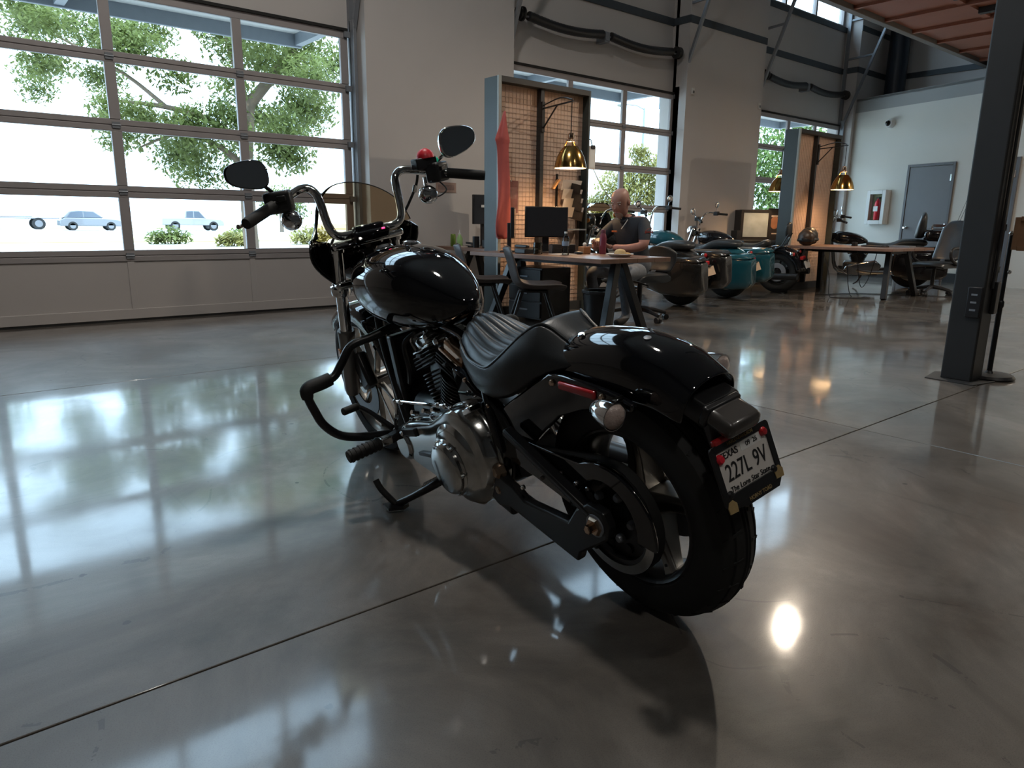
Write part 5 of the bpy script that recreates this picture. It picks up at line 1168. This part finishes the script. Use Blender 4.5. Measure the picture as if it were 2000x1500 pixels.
# ---- engine guard with pads
for s in (1, -1):
    gp = [(1.12, 0, .665), (1.125, .08, .66), (1.13, .17, .645), (1.145, .25, .632), (1.15, .30, .58), (1.15, .335, .545), (1.15, .38, .536), (1.145, .43, .535), (1.142, .448, .51), (1.14, .438, .45), (1.138, .42, .39), (1.13, .375, .335), (1.13, .30, .30), (1.12, .18, .27), (1.115, .08, .25)]
    P_(G().tube([(x, s * y, z) for x, y, z in gp], .0155, 14, k=5), 'engine_guard', satin_m)
    P_(G().tube([(x, s * y, z) for x, y, z in [(1.15, .352, .540), (1.15, .385, .536), (1.145, .43, .535), (1.143, .446, .525), (1.142, .449, .50)]], [.024, .025, .025, .025, .019], 14, k=4), 'guard_pad', rubber_m)
# ---- front wheel and fork
FX = 1.615
fw = thing('wheel'); fw.parent = mb
fpf = [(.246, -.036), (.255, -.046), (.285, -.052), (.312, -.046), (.325, -.028), (.3225, -.026), (.3225, -.022), (.3265, -.020), (.331, -.004)]
fpf = fpf + [(r, -y) for r, y in reversed(fpf)]
P_(G().lathe(fpf, (FX, 0, .331), (0, 1, 0), 80, closed=True), 'tire', rubber_m, fw, sharp=25)
P_(G().lathe([(.256, -.040), (.247, -.042), (.238, -.03), (.232, 0), (.238, .03), (.247, .042), (.256, .040), (.244, .028), (.242, 0), (.244, -.028)], (FX, 0, .331), (0, 1, 0), 80, closed=True), 'rim', cast_m, fw)
for k in range(9):
    a = 2 * PI * k / 9; d = V((math.cos(a), 0, math.sin(a))); c = V((FX, 0, .331))
    P_(G().bar(c + d * .035, c + d * .24, .014, .026, up=(0, 1, 0)), 'spoke', cast_m, fw, bevel=.003)
P_(G().cyl((FX, -.07, .331), (FX, .07, .331), .042, n=24), 'hub', cast_m, fw)
P_(G().lathe([(.09, .066), (.150, .066), (.150, .071), (.09, .071)], (FX, 0, .331), (0, 1, 0), 48, closed=True), 'brake_disc', rim_m, fw)
P_(G().box((FX - .115, .088, .42), (.085, .05, .15), Matrix.Rotation(.5, 3, 'Y')), 'brake_caliper', satin_m, bevel=.012)
P_(G().cyl((FX, -.15, .331), (FX, .15, .331), .011, n=12), 'axle', chrome_m)
for s in (1, -1):
    top_ = V((1.395, s * .122, .965)); bo = V((FX - .005, s * .122, .31)); d = (bo - top_)
    fk = P_(G().cyl(top_, top_ + d * .62, .0245, n=20), 'fork_leg', chrome_m)
    P_(G().tube([top_ + d * .55, top_ + d * .56, top_ + d * .60, top_ + d * .95, top_ + d * 1.0], [.033, .036, .034, .034, .028], 20), 'slider', mat('grey_slider', (.20, .19, .18), .35, metal=.8), fk)
    P_(G().lathe([(.030, -.02), (.040, -.016), (.042, 0), (.040, .016), (.030, .02)], top_ + d * .285, d.normalized(), 24, closed=True), 'clamp_ring', chrome_m, fk)
    P_(G().lathe([(.0, -.02), (.028, -.02), (.032, -.01), (.032, .02), (0, .02)], top_ + d * .02, d.normalized(), 24), 'fork_cap', chrome_m, fk)
    P_(G().box(top_ + d * .72 + V((0, s * .036, 0)), (.026, .008, .07), Matrix.Rotation(-.32, 3, 'Y')), 'side_reflector', MATS.get('amber_lens'), fk, bevel=.003)
P_(G().box((1.455, 0, .785), (.10, .30, .035), Matrix.Rotation(.34, 3, 'Y')), 'triple_clamp', chrome_m, bevel=.012)
P_(G().box((1.405, 0, .94), (.10, .30, .03), Matrix.Rotation(.34, 3, 'Y')), 'triple_clamp', chrome_m, bevel=.012)
secs = []
for k in range(15):
    a = math.radians(48 + k * 6.6); R = .350; n_ = V((math.cos(a), 0, math.sin(a))); c = V((FX, 0, .331)) + n_ * R
    secs.append([c - n_ * dr + V((0, yy, 0)) for yy, dr in ((-.066, .06), (-.064, .02), (-.045, .005), (0, 0), (.045, .005), (.064, .02), (.066, .06))])
P_(G().loft(secs, cap=False, closed=False), 'front_fender', blackg_m, solid=.004, sharp=0)
# ---- tank
tk = P_(G().loft(ribloft([(1.388, .825, .80, .012), (1.38, .838, .788, .036), (1.36, .875, .748, .10), (1.30, .912, .702, .145), (1.20, .933, .668, .164), (1.10, .938, .656, .168), (1.0, .932, .658, .162), (.90, .908, .665, .144), (.81, .868, .680, .113), (.74, .825, .705, .075), (.695, .79, .735, .036), (.682, .775, .748, .014)], 32, 2.5)), 'fuel_tank', blackg_m, sub=2, sharp=0)
P_(G().lathe([(0, .012), (.026, .011), (.034, .005), (.036, -.01), (0, -.01)], (1.13, -.055, .93), (0, -.25, 1), 28), 'fuel_cap', chrome_m, tk)
P_(G().lathe([(0, .012), (.03, .010), (.038, .002), (.04, -.02), (0, -.02)], (1.255, .0, .925), (.1, 0, 1), 28), 'fuel_gauge', chrome_m, tk)
# ---- handlebar
for s in (1, -1):
    hp = [(1.37, 0, .985), (1.362, s * .06, .985), (1.352, s * .115, .987), (1.35, s * .145, 1.01), (1.355, s * .154, 1.06), (1.362, s * .156, 1.115), (1.37, s * .162, 1.15), (1.375, s * .182, 1.172), (1.37, s * .215, 1.176), (1.345, s * .262, 1.164), (1.30, s * .335, 1.143), (1.222, s * .462, 1.108)]
    P_(G().tube(hp, .0155, 16, k=5), 'handlebar', chrome_m)
    P_(G().tube([(1.292, s * .348, 1.139), (1.225, s * .458, 1.109), (1.216, s * .472, 1.105)], [.0195, .0195, .018], 18), 'grip', rubber_m)
    sh = P_(G().box((1.312, s * .318, 1.148), (.062, .092, .074), Matrix.Rotation(s * -.55, 3, 'Z')), 'switch_housing', black_m, bevel=.012, seg=3)
    P_(G().box((1.276, s * .318, 1.16), (.02, .03, .018), Matrix.Rotation(s * -.55, 3, 'Z')), 'switch_button', satin_m, sh, bevel=.003)
    P_(G().box((1.28, s * .295, 1.132), (.02, .016, .014)), 'switch_button', satin_m, sh, bevel=.003)
    P_(G().tube([(1.345, s * .33, 1.146), (1.335, s * .38, 1.128), (1.275, s * .468, 1.100), (1.262, s * .487, 1.098)], [.009, .007, .006, .008], 10, k=4), 'hand_lever', copper_m if s > 0 else polish_m)
    # bullet signal below the housing
    yb, zb = (s * (.30 if s > 0 else .245), 1.083 if s > 0 else 1.074)
    bs = P_(G().lathe([(0, .05), (.016, .047), (.028, .034), (.034, .015), (.035, 0), (.033, -.012), (.024, -.026), (0, -.033)], (1.29, yb, zb), (-1, 0, 0), 32), 'turn_signal', chrome_m)
    P_(G().cyl((1.29, yb, zb + .03), (1.31, yb + s * .012, zb + .062), .007, n=10), 'stalk', chrome_m, bs)
    # mirror
    mc = V((1.282, s * .412, 1.252)); ring = []; rim = []
    for k in range(40):
        a = 2 * PI * k / 40; c, d = math.cos(a), math.sin(a)
        kk = .84 if s > 0 else .98; rx = .084 * kk * math.copysign(abs(c) ** .74, c); rz = .054 * kk * math.copysign(abs(d) ** .74, d)
        rz *= 1 + .26 * (rx / .084)
        ring.append((rx, rz - .10 * rx))
    def MP(k, dx): return [mc + V((dx, s * -u * k, v * k)) for u, v in ring]
    mr_ = P_(G().loft([MP(.94, -.012), MP(1.0, -.008), MP(1.0, 0), MP(.93, .016), MP(.7, .028), MP(.3, .032)]), 'mirror', chrome_m if s < 0 else blackg_m, sharp=60)
    P_(G().loft([MP(.93, -.0135), MP(.93, -.0125)]), 'mirror_glass', mat('mirror_glass', (.55, .57, .60), .02, metal=1, var=0), mr_)
    P_(G().tube([(1.315, s * .325, 1.172), (1.318, s * .335, 1.19), (1.305, s * .352, 1.205), (1.296, s * .372, 1.232)], .0065, 10, k=4), 'stem', chrome_m if s < 0 else satin_m, mr_)
P_(G().box((1.325, -.275, 1.188), (.05, .09, .042)), 'brake_reservoir', black_m, bevel=.005)
P_(G().lathe([(0, .036), (.012, .034), (.025, .026), (.033, .012), (.036, 0), (0, 0)], (1.325, -.285, 1.206), (0, 0, 1), 28), 'red_dome', redp_m)
P_(G().ell((1.31, -.322, 1.195), .009), 'glint_bead', mat('green_glint', (.02, .35, .2), .3, emit=.3), sharp=0)  # faintly glowing bead stands in for a green glint
P_(G().box((1.35, 0, .995), (.04, .12, .03)), 'riser_clamp', blackg_m, bevel=.008)
for s in (1, -1): P_(G().tube([(1.39, s * .05, .94), (1.375, s * .05, .965), (1.362, s * .05, 1.0)], .019, 14), 'riser', chrome_m)
gz = P_(G().box((1.335, 0, .972), (.035, .15, .042), Matrix.Rotation(-.5, 3, 'Y')), 'gauge_bar', blackg_m, bevel=.01)
P_(G().box((1.317, -.045, .985), (.004, .012, .008), Matrix.Rotation(-.5, 3, 'Y')), 'indicator', mat('red_led', (.9, .02, .1), .4, emit=3, ecol=(1, .03, .12)), gz)
P_(G().tube([(1.34, .235, 1.165), (1.40, .19, 1.17), (1.45, .13, 1.12), (1.46, .10, 1.03), (1.44, .08, .95)], .0055, 8, k=6), 'clutch_cable', rubber_m)
P_(G().tube([(1.33, -.24, 1.15), (1.335, -.225, 1.11), (1.37, -.19, 1.04), (1.42, -.14, .95), (1.45, -.12, .80)], .0055, 8, k=6), 'brake_line', rubber_m)
P_(G().tube([(1.335, -.226, 1.115), (1.342, -.218, 1.09)], .009, 8), 'line_sleeve', chrome_m)
P_(G().tube([(1.31, -.31, 1.12), (1.285, -.33, 1.08), (1.285, -.29, 1.06), (1.29, -.25, 1.07)], .003, 6, k=4), 'signal_wire', black_m)
# ---- headlight, fairing and windshield
P_(G().lathe([(0, -.11), (.05, -.10), (.085, -.05), (.092, 0), (.088, .01), (.07, .012), (0, .02)], (1.555, 0, .875), (1, 0, .05), 36), 'headlight', blackg_m)
def fair(u, v):   # v 0 bottom .. 1 top of black shell
    hw = .138 + .090 * math.sin(min(1, v * 1.15) * PI / 2)
    zt = .945 + .06 * abs(u) ** 2.0 - .05 * max(0, (abs(u) - .82) / .18) ** 2; zb = .80 + .05 * (1 - abs(u)) 
    z = zb + (zt - zb) * v
    return V((1.63 - .19 * u * u - .05 * v, hw * u, z))
P_(G().loft([[fair(-1 + 2 * j / 28, k / 10) for j in range(29)] for k in range(11)], cap=False, closed=False), 'fairing', blackg_m, solid=.008, sharp=0)
def shield(u, v):
    b = fair(u, 1); uu = min(1, abs(u) / .9); th = .222 * max(0, 1 - uu * uu) ** .62; z = b.z + th * v
    return V((b.x + .004 - .075 * v * (1 - .3 * u * u), b.y * (1 - .05 * v), z))
P_(G().loft([[shield(-.898 + 1.796 * j / 32, k / 10) for j in range(33)] for k in range(11)], cap=False, closed=False), 'windshield', tint_m, solid=.003, sharp=0)
P_(G().tube([shield(-.898 + 1.796 * j / 32, 1) for j in range(33)], .0022, 6), 'windshield_edge', satin_m)
for s in (1, -1): bolt(fair(s * .7, .9) + V((-.01, 0, 0)), (-1, 0, 0), .007, .008)
# ------------------------------------------------------------------ seated man
def skin_body(name, verts, edges, mat_, parent, sub=2):
    me = bpy.data.meshes.new(name); me.from_pydata([v[0] for v in verts], edges, []); me.materials.append(mat_)
    o = bpy.data.objects.new(name, me); COL.objects.link(o); o.parent = parent
    m = o.modifiers.new('skin', 'SKIN'); m.use_smooth_shade = True
    for i, v in enumerate(verts):
        sv = me.skin_vertices[0].data[i]; sv.radius = v[1] if isinstance(v[1], tuple) else (v[1], v[1])
    me.skin_vertices[0].data[0].use_root = True
    s = o.modifiers.new('sub', 'SUBSURF'); s.levels = sub; s.render_levels = sub
    return o
mn = thing('person', 'bald man in a dark polo shirt seated at the desk looking at a phone', 'person', (5.70, 4.99, 0))
# local frame: facing -x, his left is -y
Vs = [((.06, 0, .53), (.17, .15)), ((.04, 0, .68), (.165, .15)), ((0, 0, .84), (.175, .15)), ((-.05, .0, .97), (.165, .13)), ((-.085, .015, 1.045), (.085, .075)), ((-.12, .03, 1.09), (.06, .06)),
      ((-.055, -.19, 1.01), .078), ((-.13, -.27, .90), .066), ((-.19, -.31, .79), .056), ((-.29, -.20, .765), .044), ((-.37, -.06, .775), .032),
      ((-.055, .19, 1.0), .078), ((-.14, .27, .90), .066), ((-.22, .30, .79), .056), ((-.33, .21, .77), .044), ((-.41, .10, .785), .032),
      ((.02, -.11, .52), .105), ((-.22, -.19, .53), .085), ((-.40, -.25, .51), .07), ((-.34, -.24, .30), .06), ((-.30, -.23, .10), .05), ((-.40, -.25, .05), .042), ((-.5, -.26, .045), .035),
      ((.02, .11, .52), .105), ((-.22, .16, .53), .085), ((-.40, .2, .51), .07), ((-.34, .2, .30), .06), ((-.30, .2, .10), .05), ((-.40, .2, .05), .042), ((-.5, .2, .045), .035)]
Es = [(0, 1), (1, 2), (2, 3), (3, 4), (4, 5), (3, 6), (6, 7), (7, 8), (8, 9), (9, 10), (3, 11), (11, 12), (12, 13), (13, 14), (14, 15), (0, 16), (16, 17), (17, 18), (18, 19), (19, 20), (20, 21), (21, 22), (0, 23), (23, 24), (24, 25), (25, 26), (26, 27), (27, 28), (28, 29)]
body = skin_body('body', Vs, Es, navy_m, mn)
# one continuous body: cloth regions chosen by where they sit on it
def body_material():
    m = bpy.data.materials.new('clothed_body'); m.use_nodes = True; N = m.node_tree.nodes; L = m.node_tree.links; b = N['Principled BSDF']; b.inputs['Roughness'].default_value = .75
    tc = N.new('ShaderNodeTexCoord'); sp = N.new('ShaderNodeSeparateXYZ'); L.new(tc.outputs['Object'], sp.inputs[0])
    nz = N.new('ShaderNodeTexNoise'); nz.inputs['Scale'].default_value = 30; L.new(tc.outputs['Object'], nz.inputs['Vector'])
    def cmp_(sock, op, val):
        n = N.new('ShaderNodeMath'); n.operation = op; n.inputs[1].default_value = val; L.new(sock, n.inputs[0]); return n.outputs[0]
    def mul(a, c):
        n = N.new('ShaderNodeMath'); n.operation = 'MULTIPLY'; L.new(a, n.inputs[0]); L.new(c, n.inputs[1]); return n.outputs[0]
    def mixc(f, a, c):
        n = N.new('ShaderNodeMix'); n.data_type = 'RGBA'; L.new(f, n.inputs[0])
        for k, q in ((6, a), (7, c)):
            if isinstance(q, tuple): n.inputs[k].default_value = q
            else: L.new(q, n.inputs[k])
        return n.outputs[2]
    jean = mixc(nz.outputs[0], (.11, .125, .15, 1), (.24, .26, .29, 1)); shirt = mixc(nz.outputs[0], (.012, .016, .024, 1), (.022, .028, .038, 1)); skin = mixc(nz.outputs[0], (.40, .19, .15, 1), (.48, .25, .20, 1))
    c = mixc(cmp_(sp.outputs[2], 'GREATER_THAN', .635), jean, shirt)
    ab = N.new('ShaderNodeMath'); ab.operation = 'ABSOLUTE'; L.new(sp.outputs[1], ab.inputs[0])
    mxn = N.new('ShaderNodeMath'); mxn.operation = 'MAXIMUM'; L.new(cmp_(ab.outputs[0], 'GREATER_THAN', .225), mxn.inputs[0]); L.new(cmp_(sp.outputs[0], 'LESS_THAN', -.245), mxn.inputs[1])
    fore = mul(mxn.outputs[0], mul(cmp_(sp.outputs[2], 'LESS_THAN', .855), cmp_(sp.outputs[2], 'GREATER_THAN', .68)))
    c = mixc(fore, c, skin)
    c = mixc(cmp_(sp.outputs[2], 'GREATER_THAN', 1.075), c, skin)
    c = mixc(cmp_(sp.outputs[2], 'LESS_THAN', .085), c, (.02, .018, .016, 1))
    L.new(c, b.inputs['Base Color']); return m
body.data.materials[0] = body_material()
# head, built along its own axis and turned down towards the phone
hd_ = bpy.data.objects.new('head', None); COL.objects.link(hd_); hd_.parent = mn; hd_.location = (-.13, .035, 1.10); hd_.rotation_euler = (0, math.radians(-22), math.radians(14)); hd_.scale = (1.14, 1.14, 1.1)
secs = []
prof = [(-.005, .045, .05, -.0), (.02, .055, .062, -.02), (.045, .060, .078, -.022), (.075, .066, .088, -.018), (.105, .071, .094, -.012), (.14, .075, .098, -.008), (.17, .075, .097, -.004), (.20, .069, .088, 0), (.222, .054, .070, .002), (.236, .030, .042, .004), (.24, .008, .012, .005)]
for z, hw, hl, off in prof:
    ring = []
    for j in range(28):
        a = 2 * PI * j / 28; c, s = math.cos(a), math.sin(a); x = -hl * c + off; y = hw * math.copysign(abs(s) ** .85, s)
        if c > .8:
            if .075 < z < .13: x -= .006 * (c - .8) / .2
        if c > .55 and .12 < z < .16: x += .006
        ring.append((x, y, z))
    secs.append(ring)
hm = G().loft(secs).build('skull', skin_m, hd_, sub=1, sharp=0)
G().loft([[(-.106, -.008, .135), (-.108, .008, .135), (-.1, .012, .133), (-.1, -.012, .133)], [(-.122, -.013, .098), (-.122, .013, .098), (-.098, .020, .095), (-.098, -.020, .095)], [(-.112, -.012, .088), (-.112, .012, .088), (-.098, .018, .086), (-.098, -.018, .086)]]).build('nose', skin_m, hd_, sub=1, sharp=0)
for s in (-1, 1):
    G().ell((-.092, s * .032, .132), (.008, .013, .006)).build('eye', mat('eye_white', (.5, .45, .42), .3), hd_); G().ell((-.099, s * .032, .132), (.003, .005, .005)).build('eye', ink_m, hd_)
    G().bar((-.1, s * .018, .150), (-.088, s * .05, .151), .006, .008).build('eyebrow', beard_m, hd_)
    G().ell((.005, s * .077, .115), (.02, .009, .032)).build('ear', skin_m, hd_)
G().ell((-.102, 0, .060), (.006, .024, .005)).build('mouth', mat('lips', (.32, .12, .10), .5), hd_)
secs = []
for z, hw, x0, x1 in ((.074, .028, -.101, -.08), (.060, .040, -.105, -.07), (.035, .045, -.103, -.05), (.012, .040, -.095, -.04), (-.006, .028, -.084, -.04), (-.012, .014, -.075, -.05)):
    secs.append([(x0, -hw * .45, z), (x0, hw * .45, z), ((x0 + x1) / 2, hw, z), (x1, hw * .9, z), (x1, -hw * .9, z), ((x0 + x1) / 2, -hw, z)])
G().loft(secs).build('beard', beard_m, hd_, sub=1, sharp=0)
# collar and marks on the shirt
G().tube([(-.135, -.05, 1.055), (-.165, -.0, 1.025), (-.15, .06, 1.05), (-.08, .085, 1.085), (-.03, .02, 1.10), (-.06, -.06, 1.085), (-.135, -.05, 1.055)], .014, 8, k=4).build('collar', navy_m, mn)
G().tube([(-.15, -.055, 1.05), (-.19, -.05, 1.0), (-.215, -.03, .955)], .005, 6, k=3).build('lanyard', mat('pale_cord', (.5, .5, .5), .6), mn)
om = mat('orange_embroidery', (.55, .16, .05), .8); rm2 = mat('rust_embroidery', (.30, .06, .05), .8)
G().box((-.222, .055, .93), (.008, .07, .014), Matrix.Rotation(-.35, 3, 'Y')).build('name_embroidery', om, mn)
g = G(); c0 = V((-.135, -.325, .93)); nx = V((-.35, -.94, .12)).normalized(); ux, uy = V((.94, -.35, 0)).normalized(), V((0, 0, 1))
pts = [c0 + ux * (.04 * u) + uy * (.035 * v) for u, v in ((0, 1), (1, .3), (1, -.3), (0, -1), (-1, -.3), (-1, .3), (0, 1))]
g.tube(pts, .003, 6); g.bar(c0 - ux * .045, c0 + ux * .045, .006, .014, up=uy); g.build('sleeve_emblem', rm2, mn)
# hands with five fingers each, closed round the phone
def hand(wr, palm_dir, up, side, name):
    """wr wrist point, palm_dir towards fingers, side = direction of the thumb"""
    wr = V(wr); f = V(palm_dir).normalized(); sd_ = V(side).normalized(); n = V(up).normalized()
    pv = [(tuple(wr), .026), (tuple(wr + f * .045), (.034, .018)), (tuple(wr + f * .085), (.038, .014))]; ed = [(0, 1), (1, 2)]
    for q, (off, ln) in enumerate(((.030, .066), (.011, .075), (-.010, .070), (-.029, .055))):
        b = wr + f * .082 + sd_ * off; k = len(pv)
        pv += [(tuple(b + f * ln * .4), .0095), (tuple(b + f * ln * .75 + n * ln * .22), .0088), (tuple(b + f * ln * .8 + n * ln * .55), .0078)]
        ed += [(2, k), (k, k + 1), (k + 1, k + 2)]
    k = len(pv); b = wr + f * .03 + sd_ * .03
    pv += [(tuple(b + sd_ * .012 + f * .015), .0125), (tuple(b + sd_ * .024 + f * .045 + n * .012), .0105), (tuple(b + sd_ * .020 + f * .068 + n * .026), .009)]
    ed += [(1, k), (k, k + 1), (k + 1, k + 2)]
    return skin_body(name, pv, ed, skin_m, mn)
hand((-.365, -.065, .775), (-.55, .80, .12), (.15, -.1, 1), (-.7, -.45, .3), 'hand')
hand((-.405, .11, .785), (-.75, -.55, .15), (.15, .1, 1), (-.45, .75, .35), 'hand')
t = put(G().box((0, 0, 0), (.075, .15, .009), (Matrix.Rotation(math.radians(-35), 3, 'Y') @ Matrix.Rotation(.35, 3, 'Z'))).build('mobile_phone', black_m, bevel=.004, loc=(5.70 - .475, 4.99 + .035, .845)), 'black mobile phone held in the hands of the seated man', 'phone')
G().box((.0025, 0, .004), (.068, .14, .003), (Matrix.Rotation(math.radians(-35), 3, 'Y') @ Matrix.Rotation(.35, 3, 'Z'))).build('screen', screen_m, t)
